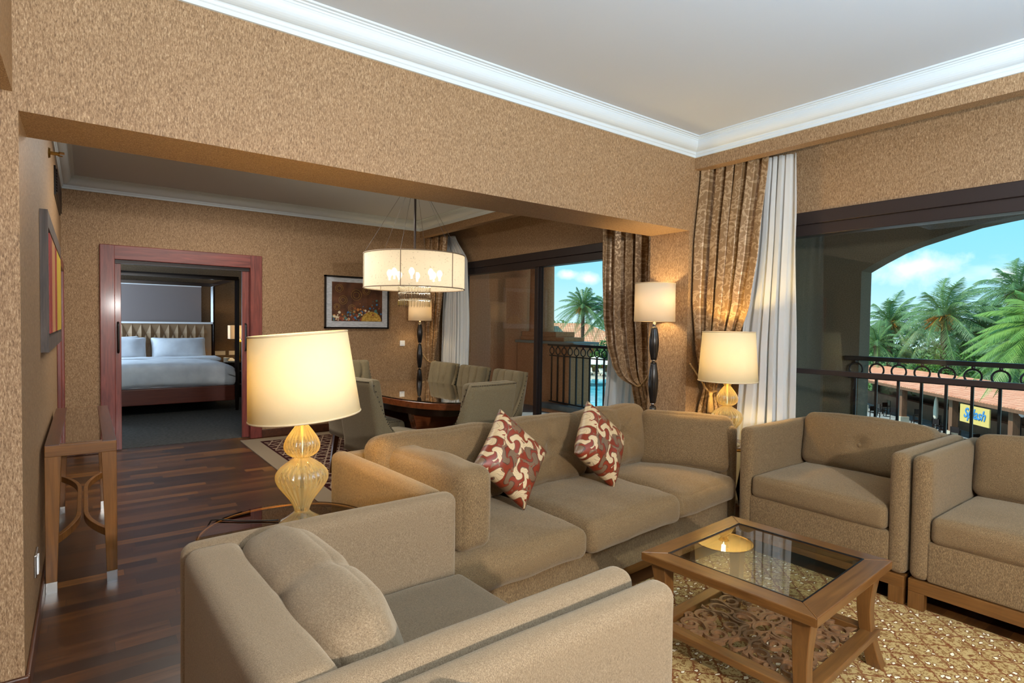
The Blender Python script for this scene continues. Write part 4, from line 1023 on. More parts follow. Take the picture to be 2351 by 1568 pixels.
# ------------------------------------------------------------ floor lamps
def floor_lamp(label, x, y, power):
    t = thing('floor_lamp', label, 'lamp', (x, y, 0), 0, 'black floor lamps with drum shades')
    MB().lathe([(0.105, 0), (0.105, 0.018), (0.05, 0.03), (0.012, 0.04)], 32).build('base', BLACKL, t, auto=40)
    MB().lathe([(0.008, 0.03), (0.008, 1.62)], 10).build('rod', CHROME, t, smooth=True)
    zs_ = [(0.05, 0.42), (0.455, 0.775), (0.80, 1.12), (1.14, 1.40)]
    for (a, b) in zs_:
        pr = [(0.014+0.022*math.sin(PI*(0.12+0.76*i/16))**1.2, a+(b-a)*i/16) for i in range(17)]
        MB().lathe(pr, 60, ribs=15, amp=0.06).build('turned_section', BLACKL, t, smooth=True)
        MB().lathe([(0.013, b), (0.013, b+0.035)], 14).build('steel_collar', CHROME, t, smooth=True)
    MB().lathe([(0.012, 1.50), (0.028, 1.54), (0.026, 1.58), (0.003, 1.61)], 14).build('bulb', BULB, t, smooth=True)
    sh = MB().lathe([(0.156, 1.440), (0.153, 1.738)], 56, cap=False).build('lamp_shade', SHADE_F, t, smooth=True, solid=0.003)
    m_ = MB()
    for k in range(3):
        a = 2*PI*k/3; m_.tube([(0, 0, 1.70), (0.151*math.cos(a), 0.151*math.sin(a), 1.70)], 0.002, 5)
    m_.build('shade_ring', CHROME, sh)
    for z in (1.441, 1.737):
        MB().tube([(0.155*math.cos(q), 0.155*math.sin(q), z) for q in [2*PI*i/56 for i in range(56)]], 0.003, 6, closed=True).build('shade_trim', PIPE_L, sh, smooth=True)
    light('floor_lamp_light', 'POINT', (0, 0, 1.585), power, (1.0, 0.74, 0.40), 0.035, parent=t)
    return t
floor_lamp('black turned floor lamp with ivory drum shade beside the sofa', 3.575, 2.91, 20)
floor_lamp('floor lamp with ivory shade at the far dining room corner', 3.66, 6.98, 14)
# ------------------------------------------------------------ dining room
dt = thing('dining_table', 'oval red-brown dining table with dark glass top', 'table', (2.57, 4.95, 0.010))
def ov(a, b, n=72, p=2.35):
    out = []
    for i in range(n):
        q = 2*PI*i/n; c, s_ = math.cos(q), math.sin(q)
        out.append((a*math.copysign(abs(c)**(2/p), c), b*math.copysign(abs(s_)**(2/p), s_)))
    return out
def zprism(pts, z0, z1): return MB().prism(pts, lambda a, b: (a, b, z0), lambda a, b: (a, b, z1))
zprism(ov(0.50, 1.05), 0.690, 0.745).build('tabletop', TABLE_W, dt, bevel=0.005, auto=40)
zprism(ov(0.495, 1.045), 0.7455, 0.756).build('glass_top', simple('dark_table_glass', srgb(34, 22, 15), 0.03, spec=0.9, **{'Coat Weight': 1.0, 'Coat Roughness': 0.02, 'Coat IOR': 1.7}), dt, auto=40)
zprism(ov(0.42, 0.90), 0.62, 0.69).build('apron', DARK_W, dt, auto=40)
for s_ in (-1, 1):
    MB().prism([(-0.30, 0.0), (0.30, 0.0), (0.22, 0.30), (0.30, 0.63), (-0.30, 0.63), (-0.22, 0.30)], lambda a, b: (a, s_*0.45-0.06, b), lambda a, b: (a, s_*0.45+0.06, b)).build('pedestal', TABLE_W, dt, bevel=0.006)
MB().box(-0.05, -0.40, 0.08, 0.05, 0.40, 0.16).build('stretcher', DARK_W, dt)

def dining_chair(label, group):
    t = thing('dining_chair', label, 'chair', group=group)
    def hgt(a):
        if a <= 0.55: return 0.955
        k = (a-0.55)/0.45
        return 0.505+0.45*(1-k)**6.5
    def plan(s_, z):
        a = abs(s_); sg = 1 if s_ >= 0 else -1
        if a <= 0.55:
            x = s_/0.55*0.222; y = 0.255+0.018*(1-(x/0.24)**2)
        else:
            k = (a-0.55)/0.45; x = sg*(0.222+0.026*min(1, k*5)**0.6); y = 0.255-0.44*k**1.12
        y += 0.085*max(0, (z-0.45)/0.5)*(1 if a <= 0.55 else max(0, 1-(a-0.55)/0.25))
        return x, y
    def sf(u, v):
        s_ = u*2-1; z0 = 0.37; z = z0+(hgt(abs(s_))-z0)*v
        x, y = plan(s_, z); return (x, y, z)
    MB().grid(56, 12, sf).build('back_shell', DINE_F, t, smooth=True, solid=0.042)
    nh = MB(); n = 260; last = None
    for i in range(n+1):
        s_ = -1+2*i/n; z = hgt(abs(s_))-0.010; x, y = plan(s_, z); p = Vector((x, y, z))
        if last is not None and (p-last).length < 0.0125: continue
        last = p
        d = Vector((0, 1, 0)) if abs(s_) <= 0.55 else Vector((math.copysign(1, s_), 0.1, 0))
        c = p+d*0.021; u_ = d.orthogonal().normalized(); v_ = d.cross(u_)
        nh.add([c+u_*0.0066, c+v_*0.0066, c-u_*0.0066, c-v_*0.0066, c+d*0.005], [(0, 1, 4), (1, 2, 4), (2, 3, 4), (3, 0, 4)])
    nh.build('nailhead_trim', simple('bronze_nailheads', srgb(52, 44, 34), 0.35, 0.7), t, smooth=True)['kind'] = 'stuff'
    def tuft(q, P):
        d = min(abs(q.x-c-0.07*math.sin(q.z*5+c*9)) for c in (-0.52, 0.0, 0.52))
        if q.y < 0:
            P.y += 0.020*math.exp(-(d/0.055)**2)
            for bz in (-0.45, 0.25):
                for bx in (-0.52, 0, 0.52): P.y += 0.012*math.exp(-(((q.x-bx)/0.10)**2+((q.z-bz)/0.10)**2))
        P.y += 0.085*max(0, (P.z+0.235)/0.47)
        return P
    MB().rbox(-0.222, 0.165, 0.455, 0.222, 0.245, 0.962, 0.03, (32, 2, 26), 3, soft((0, 0.018, 0), 0, extra=tuft)).build('tufted_panel', DINE_F, t, smooth=True)
    MB().rbox(-0.225, -0.275, 0.375, 0.225, 0.225, 0.485, 0.035, (12, 12, 4), 3, soft((0, 0.01, 0.03), 0.002)).build('seat', DINE_F, t, smooth=True)
    for a in (-1, 1):
        for b in (-1, 1):
            x, y = a*0.195, b*0.215; sp = 0.06 if b > 0 else 0.0; h = 0.38
            MB().add([(x-0.014, y+sp-0.014, 0), (x+0.014, y+sp-0.014, 0), (x+0.014, y+sp+0.014, 0), (x-0.014, y+sp+0.014, 0), (x-0.024, y-0.024, h), (x+0.024, y-0.024, h), (x+0.024, y+0.024, h), (x-0.024, y+0.024, h)],
                [(3, 2, 1, 0), (4, 5, 6, 7), (0, 1, 5, 4), (1, 2, 6, 5), (2, 3, 7, 6), (3, 0, 4, 7)]).build('leg', OAK_Z, t, bevel=0.003)
    return t
DG = 'olive-grey dining chairs with nailhead trim'
chairs = [((2.38, 3.80), PI+0.12, 'dining chair at the near end of the table, its nailhead-edged back to the camera'),
    ((2.00, 4.33), PI/2+0.22, 'dining chair nearest the lit table lamp, side wing and seat in view'),
    ((2.10, 5.02), PI/2+0.05, 'dining chair mostly hidden behind the large lampshade, rear legs showing'),
    ((2.93, 4.36), -PI/2-0.05, 'tufted dining chair nearest the balcony door, right of the table'),
    ((2.93, 4.96), -PI/2, 'tufted dining chair in the middle of the window side of the table'),
    ((2.93, 5.56), -PI/2+0.05, 'tufted dining chair furthest from the camera on the window side'),
    ((2.42, 6.02), 0.0, 'dining chair at the far end of the table, right beside the lampshade edge')]
d0 = None
for (x, y), rz, lb in chairs:
    if d0 is None:
        d0 = dining_chair(lb, DG); d0.location = (x, y, 0.010); d0.rotation_euler = (0, 0, rz)
    else: dup(d0, (x, y, 0.010), rz, lb, DG)

# chandelier
cdx, cdy = 2.56, 5.0
cd = thing('chandelier', 'drum shade chandelier with crystal tiers above the dining table', 'chandelier', (cdx, cdy, 0))
CR, c0, c1 = 0.482, 1.735, 2.055
def m_cshade():
    m, t = newmat('linen_drum_glow'); col = (0.86, 0.78, 0.64, 1)
    n = t.noise(obco(t, (60, 60, 60)), 1.0, 4, 0.7)
    c = t.ramp(n, [(0.30, (0.42, 0.36, 0.28, 1)), (0.40, col)])
    d = t.n('ShaderNodeBsdfDiffuse', {'Color': c}).outputs[0]; tl = t.n('ShaderNodeBsdfTranslucent', {'Color': c}).outputs[0]; tr = t.n('ShaderNodeBsdfTransparent').outputs[0]
    a = t.n('ShaderNodeMixShader', {0: 0.45, 1: d, 2: tl}).outputs[0]
    finish(t, t.n('ShaderNodeMixShader', {0: 0.07, 1: a, 2: tr}).outputs[0]); return m
sh = MB().lathe([(CR, c0), (CR, c1)], 96, cap=False).build('drum_shade', m_cshade(), cd, smooth=True)
for z in (c0, c1):
    MB().tube([(CR*math.cos(q), CR*math.sin(q), z) for q in [2*PI*i/96 for i in range(96)]], 0.0055, 6, closed=True).build('shade_rim', PIPE, sh, smooth=True)
for k in range(6):
    a = 2*PI*k/6+math.radians(-72)
    MB().tube([((CR+0.002)*math.cos(a), (CR+0.002)*math.sin(a), c0), ((CR+0.002)*math.cos(a), (CR+0.002)*math.sin(a), c1)], 0.004, 6).build('seam', PIPE, sh)
    MB().tube([(0.04*math.cos(a), 0.04*math.sin(a), ZC-0.04), (CR*math.cos(a), CR*math.sin(a), c1)], 0.0016, 5).build('suspension_wire', FRAME_B, cd)
MB().lathe([(0.011, 1.80), (0.011, ZC-0.03)], 12).build('rod', FRAME_B, cd, smooth=True)
MB().lathe([(0.07, ZC-0.04), (0.065, ZC-0.008), (0.05, ZC)], 24).build('ceiling_rose', CHROME, cd, auto=40)
for k in range(8):
    a = 2*PI*k/8+0.2
    MB().tube([(0, 0, 1.80), (0.13*math.cos(a), 0.13*math.sin(a), 1.79), (0.24*math.cos(a), 0.24*math.sin(a), 1.815)], 0.006, 6).build('arm', CHROME, cd, smooth=True)
    MB().lathe([(0.010, 1.815), (0.010, 1.845), (0.026, 1.87), (0.028, 1.89), (0.014, 1.915), (0.002, 1.92)], 14, 0.24*math.cos(a), 0.24*math.sin(a)).build('bulb', m_emit('chandelier_bulb', (1, 0.84, 0.58, 1), 22.0) if k == 0 else bpy.data.materials['chandelier_bulb'], cd, smooth=True)
for (r, za, zb) in ((0.150, 1.765, 1.700), (0.150, 1.698, 1.630), (0.150, 1.628, 1.560)):
    m_ = MB()
    MB().tube([(r*math.cos(q), r*math.sin(q), za) for q in [2*PI*i/40 for i in range(40)]], 0.0035, 5, closed=True).build('crystal_ring', CHROME, cd)
    n = 34
    for i in range(n):
        q = 2*PI*i/n; x, y = r*math.cos(q), r*math.sin(q)
        m_.lathe([(0.003, zb), (0.010, zb+0.016), (0.0085, za-0.012), (0.002, za)], 6, x, y)
    m_.build('crystal_tier', CRYSTAL, cd)
light('chandelier_light', 'POINT', (0, 0, 1.90), 4.5, (1.0, 0.80, 0.52), 0.20, parent=cd)

# ------------------------------------------------------------ curtains
def curtain(name, label, keys, mat, amp, folds, phase=0.0, nz=70, nu=150, ties=None, cat='curtain', irr=1.0, thick=0.003, group=None):
    """keys: (z, xL, yL, xR, yR, fold scale); a hung cloth whose folds squeeze where it is gathered"""
    keys = sorted(keys, key=lambda k: -k[0])
    def at(z):
        for a, b in zip(keys, keys[1:]):
            if a[0] >= z >= b[0]:
                q = (a[0]-z)/max(1e-6, a[0]-b[0]); q = q*q*(3-2*q)*0.5+q*0.5
                return [a[i]+(b[i]-a[i])*q for i in range(1, 6)]
        return keys[-1][1:]
    z1, z0 = keys[0][0], keys[-1][0]
    def fn(u, v):
        z = z0+(z1-z0)*v; xL, yL, xR, yR, k = at(z)
        uu = u+0.025*math.sin(u*9+1.3)
        x = xL+(xR-xL)*u; y = yL+(yR-yL)*u
        ph = uu*folds*2*PI+phase+0.35*irr*math.sin(z*1.7+u*7)
        w_ = math.sin(ph)+0.32*math.sin(2*ph+1.1)+0.25*irr*math.sin(0.53*ph+2)
        a = amp*k*(0.8+0.35*math.sin(u*11+2))
        return (x-a*w_, y+a*0.45*math.sin(2*ph), z)
    o = MB().grid(nu, nz, fn).build(name, mat, None, smooth=True, solid=thick)
    tag(o, label, cat, group); return o
b1 = curtain('brocade_curtain', 'gold brocade curtain tied back at the living room window', [
    (2.66, 3.88, 2.685, 3.98, 2.23, 0.9), (2.0, 3.815, 2.68, 3.96, 2.28, 1.05), (1.6, 3.80, 2.675, 3.95, 2.33, 1.0), (1.25, 3.82, 2.67, 3.94, 2.43, 0.8),
    (1.02, 3.86, 2.66, 3.93, 2.54, 0.5), (0.93, 3.88, 2.65, 3.93, 2.58, 0.35), (0.75, 3.85, 2.67, 3.94, 2.53, 0.5), (0.35, 3.83, 2.675, 3.95, 2.48, 0.7), (0.02, 3.83, 2.675, 3.95, 2.47, 0.75)], BROC, 0.040, 5.5)
def rope(parent, pts, r=0.009):
    m_ = MB()
    for k in range(2):
        P = []
        n = 60
        for i in range(n+1):
            q = i/n*(len(pts)-1); j = min(int(q), len(pts)-2); f = q-j
            p = Vector(pts[j]).lerp(Vector(pts[j+1]), f); a = i*0.9+k*PI
            P.append(p+Vector((math.cos(a)*r*0.5, math.sin(a)*r*0.5, math.sin(a)*r*0.5)))
        m_.tube(P, r*0.62, 6)
    return m_.build('tieback_rope', BRASS_C, parent, smooth=True)
BRASS_C = m_noise2('gold_cord', srgb(140, 110, 70), srgb(190, 162, 116), 320.0, 0.6, 0.3)
rope(b1, [(3.75, 2.70, 1.12), (3.77, 2.64, 1.03), (3.80, 2.60, 0.95), (3.83, 2.575, 0.90), (3.90, 2.56, 0.91)])
MB().lathe([(0.016, 0.90), (0.011, 0.875), (0.016, 0.86), (0.022, 0.76), (0.019, 0.74)], 14, 3.83, 2.565, ribs=14, amp=0.1).build('tassel', BRASS_C, b1, smooth=True)
curtain('sheer_curtain', 'white sheer curtain beside the living room window', [
    (2.66, 4.05, 2.33, 4.10, 2.085, 0.6), (2.2, 4.05, 2.36, 4.10, 2.07, 0.9), (1.2, 4.05, 2.46, 4.11, 2.055, 1.0), (0.02, 4.05, 2.52, 4.12, 2.04, 1.1)], SHEER, 0.024, 5.3, 0.7, irr=2.2)
b2 = curtain('brocade_curtain', 'gold brocade curtain swagged to the pier at the dining window', [
    (2.62, 3.98, 3.84, 4.0, 3.13, 0.9), (1.9, 3.97, 3.84, 4.0, 3.13, 1.0), (1.5, 3.97, 3.83, 4.0, 3.13, 1.0), (1.25, 3.96, 3.78, 4.0, 3.13, 1.0),
    (1.05, 3.95, 3.70, 3.98, 3.14, 0.8), (0.93, 3.94, 3.61, 3.96, 3.16, 0.6), (0.875, 3.93, 3.44, 3.95, 3.22, 0.35), (0.70, 3.93, 3.40, 3.96, 3.16, 0.5), (0.02, 3.93, 3.42, 3.97, 3.14, 0.6)], BROC, 0.040, 5, 1.0)
rope(b2, [(3.80, 3.12, 1.02), (3.84, 3.20, 0.95), (3.88, 3.29, 0.885), (3.90, 3.34, 0.87), (3.93, 3.40, 0.875)])
curtain('sheer_curtain', 'white sheer curtain behind the swagged brocade at the pier', [
    (2.62, 4.11, 3.82, 4.12, 3.2, 0.6), (1.4, 4.11, 3.88, 4.12, 3.2, 0.9), (0.02, 4.10, 3.98, 4.12, 3.2, 1.0)], SHEER, 0.022, 9, 0.2)
b3 = curtain('brocade_curtain', 'gold brocade curtain tied back in the far dining room corner', [
    (2.62, 3.93, 7.25, 3.96, 6.80, 0.9), (1.9, 3.92, 7.25, 3.95, 6.90, 0.95), (1.3, 3.92, 7.25, 3.95, 7.0, 0.7), (0.97, 3.92, 7.24, 3.95, 7.07, 0.4),
    (0.86, 3.92, 7.22, 3.95, 7.10, 0.3), (0.5, 3.92, 7.25, 3.96, 7.02, 0.5), (0.02, 3.92, 7.25, 3.96, 6.99, 0.5)], BROC, 0.036, 4, 0.4)
rope(b3, [(3.85, 7.24, 0.97), (3.87, 7.14, 0.88), (3.88, 7.08, 0.86), (3.95, 7.05, 0.88)])
curtain('sheer_curtain', 'white sheer curtain at the far side of the dining window', [
    (2.62, 4.07, 7.0, 4.10, 6.83, 0.5), (2.25, 4.07, 7.0, 4.10, 6.52, 0.8), (1.4, 4.06, 7.05, 4.10, 6.46, 1.0), (0.02, 4.06, 7.1, 4.11, 6.50, 1.0)], SHEER, 0.024, 9, 0.5)

# ------------------------------------------------------------ console table, art, fittings on the walls
cn = thing('console_table', 'narrow wooden console table against the left wall', 'table', (-0.017, 4.445, 0))
HX, HY = 0.150, 0.755
MB().box(-HX, -HY, 0.725, -HX+0.062, HY, 0.760).build('top_rail', SKIRT, cn, bevel=0.003)
MB().box(HX-0.062, -HY, 0.725, HX, HY, 0.760).build('top_rail', SKIRT, cn, bevel=0.003)
WALR = m_wood('walnut_rail', srgb(92, 56, 20), srgb(142, 92, 40), 0, 0.35, 0.8, 0.2)
MB().box(-HX, -HY-0.002, 0.698, HX, -HY+0.035, 0.757).build('end_rail', WALR, cn, bevel=0.003)
MB().box(-HX, HY-0.035, 0.698, HX, HY, 0.757).build('end_rail', WALR, cn, bevel=0.003)
MB().box(-HX+0.062, -HY+0.035, 0.74, HX-0.062, HY-0.035, 0.7585).build('glass_inset', simple('dark_mirror_glass', srgb(44, 30, 22), 0.03, spec=0.9, **{'Coat Weight': 1.0, 'Coat IOR': 1.8, 'Coat Roughness': 0.02}), cn)
for xa in (-HX+0.01, HX-0.03): MB().box(xa, -HY+0.03, 0.70, xa+0.02, HY-0.03, 0.726).build('side_rail', SKIRT, cn)
for a in (-1, 1):
    for b in (-1, 1):
        xo, yo = a*HX, b*(HY-0.001); t0, t1 = 0.068, 0.046
        def q4(tk, z, drift=0.0): return [(xo, yo, z), (xo-a*tk, yo, z), (xo-a*tk, yo-b*tk, z), (xo, yo-b*tk, z)]
        lg = MB().add(q4(t1, 0.055)+q4(t0, 0.726), [(0, 1, 2, 3), (4, 5, 6, 7), (0, 1, 5, 4), (1, 2, 6, 5), (2, 3, 7, 6), (3, 0, 4, 7)]).build('leg', CONS_Z, cn, bevel=0.002)
        MB().add(q4(t1, 0.0)+q4(t1, 0.0555), [(0, 1, 2, 3), (4, 5, 6, 7), (0, 1, 5, 4), (1, 2, 6, 5), (2, 3, 7, 6), (3, 0, 4, 7)]).build('foot_cap', CHROME, lg)
for a in (-1, 1):
    P = []
    for i in range(41):
        q = -1+2*i/40; e = max(0, (abs(q)-0.38)/0.62)
        P.append((a*(0.016+0.105*e**2.0), q*(HY-0.03)*1.0))
    MB().ribbon(P, 0.022, 0.235, 0.275).build('curved_stretcher', CONS_Z, cn, bevel=0.002)

ar = thing('wall_art', 'dark wooden art panel with red and gold strips on the left wall', 'picture', (XL, 4.885, 1.597))
ARTW = m_wood('charred_wood', srgb(22, 20, 20), srgb(104, 88, 78), 2, 0.6, 0.9)
MB().box(0.0, -1.015, -0.376, 0.020, 1.015, 0.376).build('backing', ARTW, ar)
MB().box(0.020, -1.015, 0.290, 0.034, 1.015, 0.376).box(0.020, -1.015, -0.376, 0.034, 1.015, -0.30).box(0.020, -1.015, -0.30, 0.034, -0.96, 0.290).box(0.020, 0.90, -0.30, 0.034, 1.015, 0.290).build('frame', ARTW, ar)
for (a, b, c) in ((-0.93, -0.67, srgb(142, 44, 38)), (-0.66, -0.26, srgb(170, 122, 76)), (-0.22, 0.02, srgb(132, 44, 36)), (0.06, 0.84, srgb(158, 134, 44))):
    MB().box(0.020, a, -0.277, 0.038, b, 0.263).build('strip', m_noise2('art_strip', c, (c[0]*1.3, c[1]*1.3, c[2]*1.3, 1), 20.0, 0.5, 0.4, stretch=(1, 1, 0.3)), ar)

pc = thing('framed_picture', 'framed abstract picture in a wide silver mount on the dining wall', 'picture', (2.895, YW, 1.665))
pw, ph = 0.440, 0.342
MB().box(-pw, -0.035, -ph, pw, -0.002, -ph+0.02).box(-pw, -0.035, ph-0.02, pw, -0.002, ph).box(-pw, -0.035, -ph, -pw+0.02, -0.002, ph).box(pw-0.02, -0.035, -ph, pw, -0.002, ph).build('frame', BLACKL, pc)
MB().box(-pw+0.02, -0.022, -ph+0.02, pw-0.02, -0.002, ph-0.02).build('mount', SILVER, pc)
MB().box(-0.345, -0.0245, -0.245, 0.345, -0.0215, 0.262).build('canvas', m_noise2('brown_canvas', srgb(70, 44, 30), srgb(104, 66, 44), 9.0, 0.7, 0.1), pc)
R_ = random.Random(3)
DAB = [simple('dab_'+n_, c_, 0.5, mt_) for n_, c_, mt_ in (('blue', srgb(52, 110, 158), 0), ('ochre', srgb(176, 112, 50), 0), ('teal', srgb(70, 116, 112), 0), ('cream', srgb(210, 196, 166), 0), ('rust', srgb(132, 64, 40), 0))]
for k, mat in enumerate(DAB):
    m_ = MB()
    for i in range(26):
        x = R_.uniform(-0.33, 0.33); z = -0.235+abs(R_.gauss(0, 1))*0.07*(0.6+2.6*max(0, (x+0.2)))
        r = R_.uniform(0.006, 0.020)
        if z > 0.22: continue
        d = 0.0251+0.0003*k+0.00005*i
        m_.add([(x+r*math.cos(2*PI*j/12), -d, z+r*math.sin(2*PI*j/12)) for j in range(12)], [tuple(range(12))])
    m_.build('paint_dabs', mat, pc)
gm = MB(); 
gm.add([(0.19+0.14*math.cos(PI*j/20), -0.0275, -0.244+0.13*math.sin(PI*j/20)) for j in range(21)], [tuple(range(21))])
for (x, z, r) in ((-0.25, 0.18, 0.05), (-0.02, 0.10, 0.07), (-0.20, 0.03, 0.055), (-0.28, -0.06, 0.04), (-0.08, -0.08, 0.05), (0.12, 0.16, 0.05)):
    for k in (1.0, 0.6): gm.tube([(x+r*k*math.cos(2*PI*j/24), -0.0262, z+r*k*math.sin(2*PI*j/24)) for j in range(24)], 0.0016, 4, closed=True)
gm.build('gold_leaf', m_noise2('gold_leaf', srgb(150, 112, 44), srgb(204, 168, 84), 40.0, 0.4, 0.1), pc)
MB().box(-pw+0.02, -0.0305, -ph+0.02, pw-0.02, -0.0290, ph-0.02).build('glazing', m_glass('picture_glass', (1, 1, 1, 1), 1.45, 0.8), pc)

sw_ = tag(MB().box(3.518, YW-0.010, 1.085, 3.592, YW, 1.160).build('light_switch', PLAST, bevel=0.003), 'white light switch on the dining room back wall', 'switch')
MB().box(3.535, YW-0.016, 1.102, 3.575, YW-0.009, 1.143).build('rocker', PLAST, sw_, bevel=0.002)
so_ = tag(MB().box(XL, 3.215, 0.262, XL+0.010, 3.345, 0.362).build('wall_socket', CHROME, bevel=0.003), 'double wall socket low on the left wall before the console', 'socket')
MB().box(XL+0.009, 3.225, 0.275, XL+0.016, 3.28, 0.35).build('plate', PLAST, so_)
tag(MB().tube([(XL-0.02, 4.905, 2.50), (XL+0.06, 4.905, 2.50)], 0.012, 8).lathe([(0.035, 0), (0.03, 0.012)], 20, mat=Matrix.Translation((XL, 4.905, 2.50)) @ Matrix.Rotation(PI/2, 4, 'Y')).box(XL+0.055, 4.88, 2.505, XL+0.085, 4.93, 2.510).box(XL+0.05, 4.899, 2.485, XL+0.075, 4.911, 2.49).build('fire_sprinkler', BRASS), 'small brass sprinkler head high on the left dining wall', 'sprinkler')
vn = tag(MB().box(XL, 5.75, 2.375, XL+0.012, 6.90, 2.60).build('air_vent', BLACKP), 'black air vent grille high on the left dining wall', 'vent')
for k in range(9):
    z = 2.39+k*0.0225; MB().box(XL+0.010, 5.77, z, XL+0.022, 6.88, z+0.008).build('slat', FRAME_B, vn)

# ------------------------------------------------------------ bedroom seen through the door
bd = thing('four_poster_bed', 'four-poster bed in white linen with dark posts and canopy', 'bed', (0.85, 9.73, 0))
BW = 1.03
MB().box(-BW, 0.0, 0.165, BW, 2.12, 0.40).build('bed_base', BEDWOOD, bd, bevel=0.01)
MB().rbox(-BW+0.02, 0.02, 0.395, BW-0.02, 2.05, 0.60, 0.05, (6, 8, 3)).build('mattress', WHITE_L, bd, smooth=True)
def duv(q, P):
    P.z += 0.03*(1-q.x*q.x) - (0.10*max(0, abs(q.x)-0.8)*4)*(q.z > 0); P += Vector((0, 0, 1))*0.010*fbm(P, 3.5, 4)
    return P
MB().rbox(-BW-0.04, -0.03, 0.385, BW+0.04, 1.50, 0.74, 0.09, (26, 22, 6), 4, soft((0.02, 0.02, 0.01), 0.01, 3, 2, duv)).build('duvet', WHITE_L, bd, smooth=True)
MB().rbox(-BW+0.02, 0.95, 0.725, BW-0.02, 1.50, 0.785, 0.03, (16, 8, 2), 3, soft((0, 0, 0.01), 0.008, 4, 8)).build('folded_sheet', WHITE_L, bd, smooth=True)
hb = MB().box(-BW-0.02, 2.06, 0.40, BW, 2.12, 1.34).build('headboard', LEATHER, bd, bevel=0.01)
def lozenge(cx_, cz_, a, b):
    return [(cx_-a, 2.058, cz_), (cx_, 2.058, cz_-b), (cx_+a, 2.058, cz_), (cx_, 2.058, cz_+b), (cx_, 2.028, cz_)]
lz = MB()
for i in range(15):
    for j in range(3):
        for (ox, oz) in ((0, 0), (0.069, 0.17)):
            x = -0.96+i*0.138+ox; z = 0.83+j*0.34+oz-0.17
            if x+0.069 > BW or z+0.17 > 1.36 or z-0.17 < 0.4: continue
            lz.add(lozenge(x, z, 0.065, 0.162), [(0, 1, 4), (1, 2, 4), (2, 3, 4), (3, 0, 4)])
lz.build('quilted_lozenges', LEATHER, hb)
MB().box(-BW-0.03, 2.03, 1.34, BW+0.02, 2.12, 1.372).build('headboard_trim', PLAST, bd)
for a in (-1, 1):
    for y in (0.0, 2.10):
        MB().lathe([(0.022, 0), (0.034, 0.25), (0.034, 2.06)], 4, a*(BW+0.03), y).build('post', DARK_W, bd)
MB().box(-BW-0.05, -0.03, 2.03, BW+0.05, 0.03, 2.09).box(-BW-0.05, 2.07, 2.03, BW+0.05, 2.13, 2.09).box(-BW-0.05, 0, 2.03, -BW, 2.1, 2.09).box(BW, 0, 2.03, BW+0.05, 2.1, 2.09).build('canopy_frame', DARK_W, bd)
MB().box(-0.88, 2.10, 1.372, 0.87, 2.125, 2.03).build('canopy_panel', PANEL_F, bd)
MB().box(-0.88, 2.08, 2.015, 0.87, 2.125, 2.03).build('panel_trim', PLAST, bd)
def bed_pillow(lb, x, y, rz=0, lean=-0.75):
    mt = Matrix.Translation((0, 0, 0)) @ Matrix.Rotation(lean, 4, 'X')
    def fn(q, P):
        k = (1-abs(q.x)**3)*(1-abs(q.z)**3); P.y *= 0.25+1.0*max(0, k)**0.6
        P.x += 0.02*q.x*abs(q.z)**3; P.z += 0.02*q.z*abs(q.x)**3
        return P+Vector((0, 1, 0))*0.008*fbm(P, 6, x)
    o = MB().rbox(-0.40, -0.10, 0.0, 0.40, 0.10, 0.40, 0.05, (18, 3, 12), 3, fn, mt).build('bed_pillow', WHITE_L, None, smooth=True)
    o.location = (x, y, 0.72); o.rotation_euler = (0, 0, rz); return tag(o, lb, 'pillow', 'white pillows on the bed')
bed_pillow('white bed pillow on the right side of the bed', 1.31, 11.30, 0, -0.42)
bed_pillow('white bed pillow on the left, cut by the door leaf', 0.42, 11.30, 0, -0.42)
bed_pillow('white bed pillow peeking out behind the left pillow', 0.34, 11.60, 0.03, -0.30)
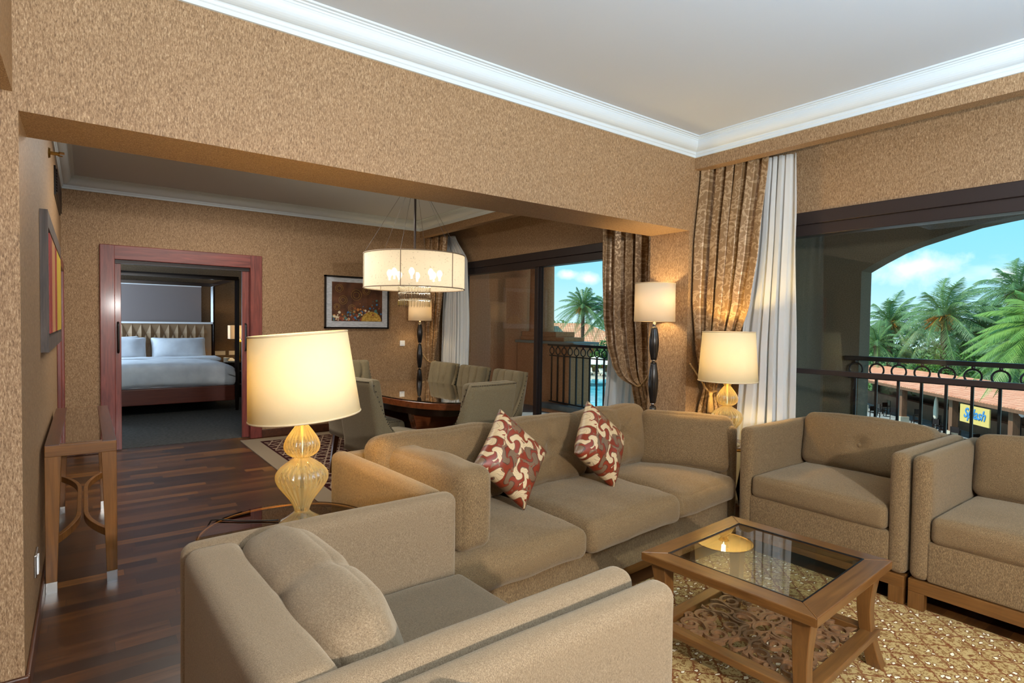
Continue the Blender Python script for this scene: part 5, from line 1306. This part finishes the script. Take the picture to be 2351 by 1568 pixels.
ns = thing('nightstand', 'dark nightstand beyond the bed', 'table', (2.32, 11.62, 0))
MB().box(-0.30, -0.25, 0.004, 0.30, 0.25, 0.62).build('body', DARK_W, ns, bevel=0.005)
MB().box(-0.32, -0.27, 0.62, 0.32, 0.27, 0.65).build('top', DARK_W, ns, bevel=0.004)
for z in (0.14, 0.38):
    d_ = MB().box(-0.27, -0.262, z, 0.27, -0.25, z+0.21).build('drawer', DARK_W, ns, bevel=0.003); MB().box(-0.05, -0.28, z+0.10, 0.05, -0.262, z+0.115).build('drawer_handle', CHROME, d_)
bl = thing('bedside_lamp', 'bedside lamp with square cream shade on the nightstand', 'lamp', (2.33, 11.60, 0.65))
MB().box(-0.06, -0.06, 0, 0.06, 0.06, 0.02).build('base', BRASS, bl)
MB().lathe([(0.02, 0.02), (0.035, 0.12), (0.035, 0.36), (0.012, 0.42)], 16, ribs=8, amp=0.06).build('body', BRASS, bl, smooth=True)
MB().box(-0.19, -0.12, 0.42, -0.186, 0.12, 0.67).box(0.186, -0.12, 0.42, 0.19, 0.12, 0.67).box(-0.19, -0.12, 0.42, 0.19, -0.116, 0.67).box(-0.19, 0.116, 0.42, 0.19, 0.12, 0.67).build('lamp_shade', SHADE_F, bl)
light('bedside_light', 'POINT', (0, 0, 0.55), 5, (1, 0.72, 0.38), 0.03, parent=bl)
ph_ = thing('telephone', 'beige telephone on the nightstand', 'telephone', (2.13, 11.46, 0.65), 0.2)
MB().prism([(-0.09, 0), (0.09, 0), (0.09, 0.07), (-0.09, 0.025)], lambda a, b: (-0.08, a, b), lambda a, b: (0.08, a, b)).build('body', CANVAS, ph_, bevel=0.004)
MB().box(-0.085, -0.08, 0.05, -0.035, 0.09, 0.085).build('handset', CANVAS, ph_, bevel=0.01)
for k, x in enumerate((2.06, 2.27)):
    o = tag(MB().box(x-0.09+0.03*k, 11.99, 0.75, x+0.09-0.03*k, 12.0, 0.83).build('wall_socket', CANVAS, bevel=0.003), ('wide beige socket plate above the bedroom telephone', 'small beige socket plate right of the wide one')[k], 'socket')
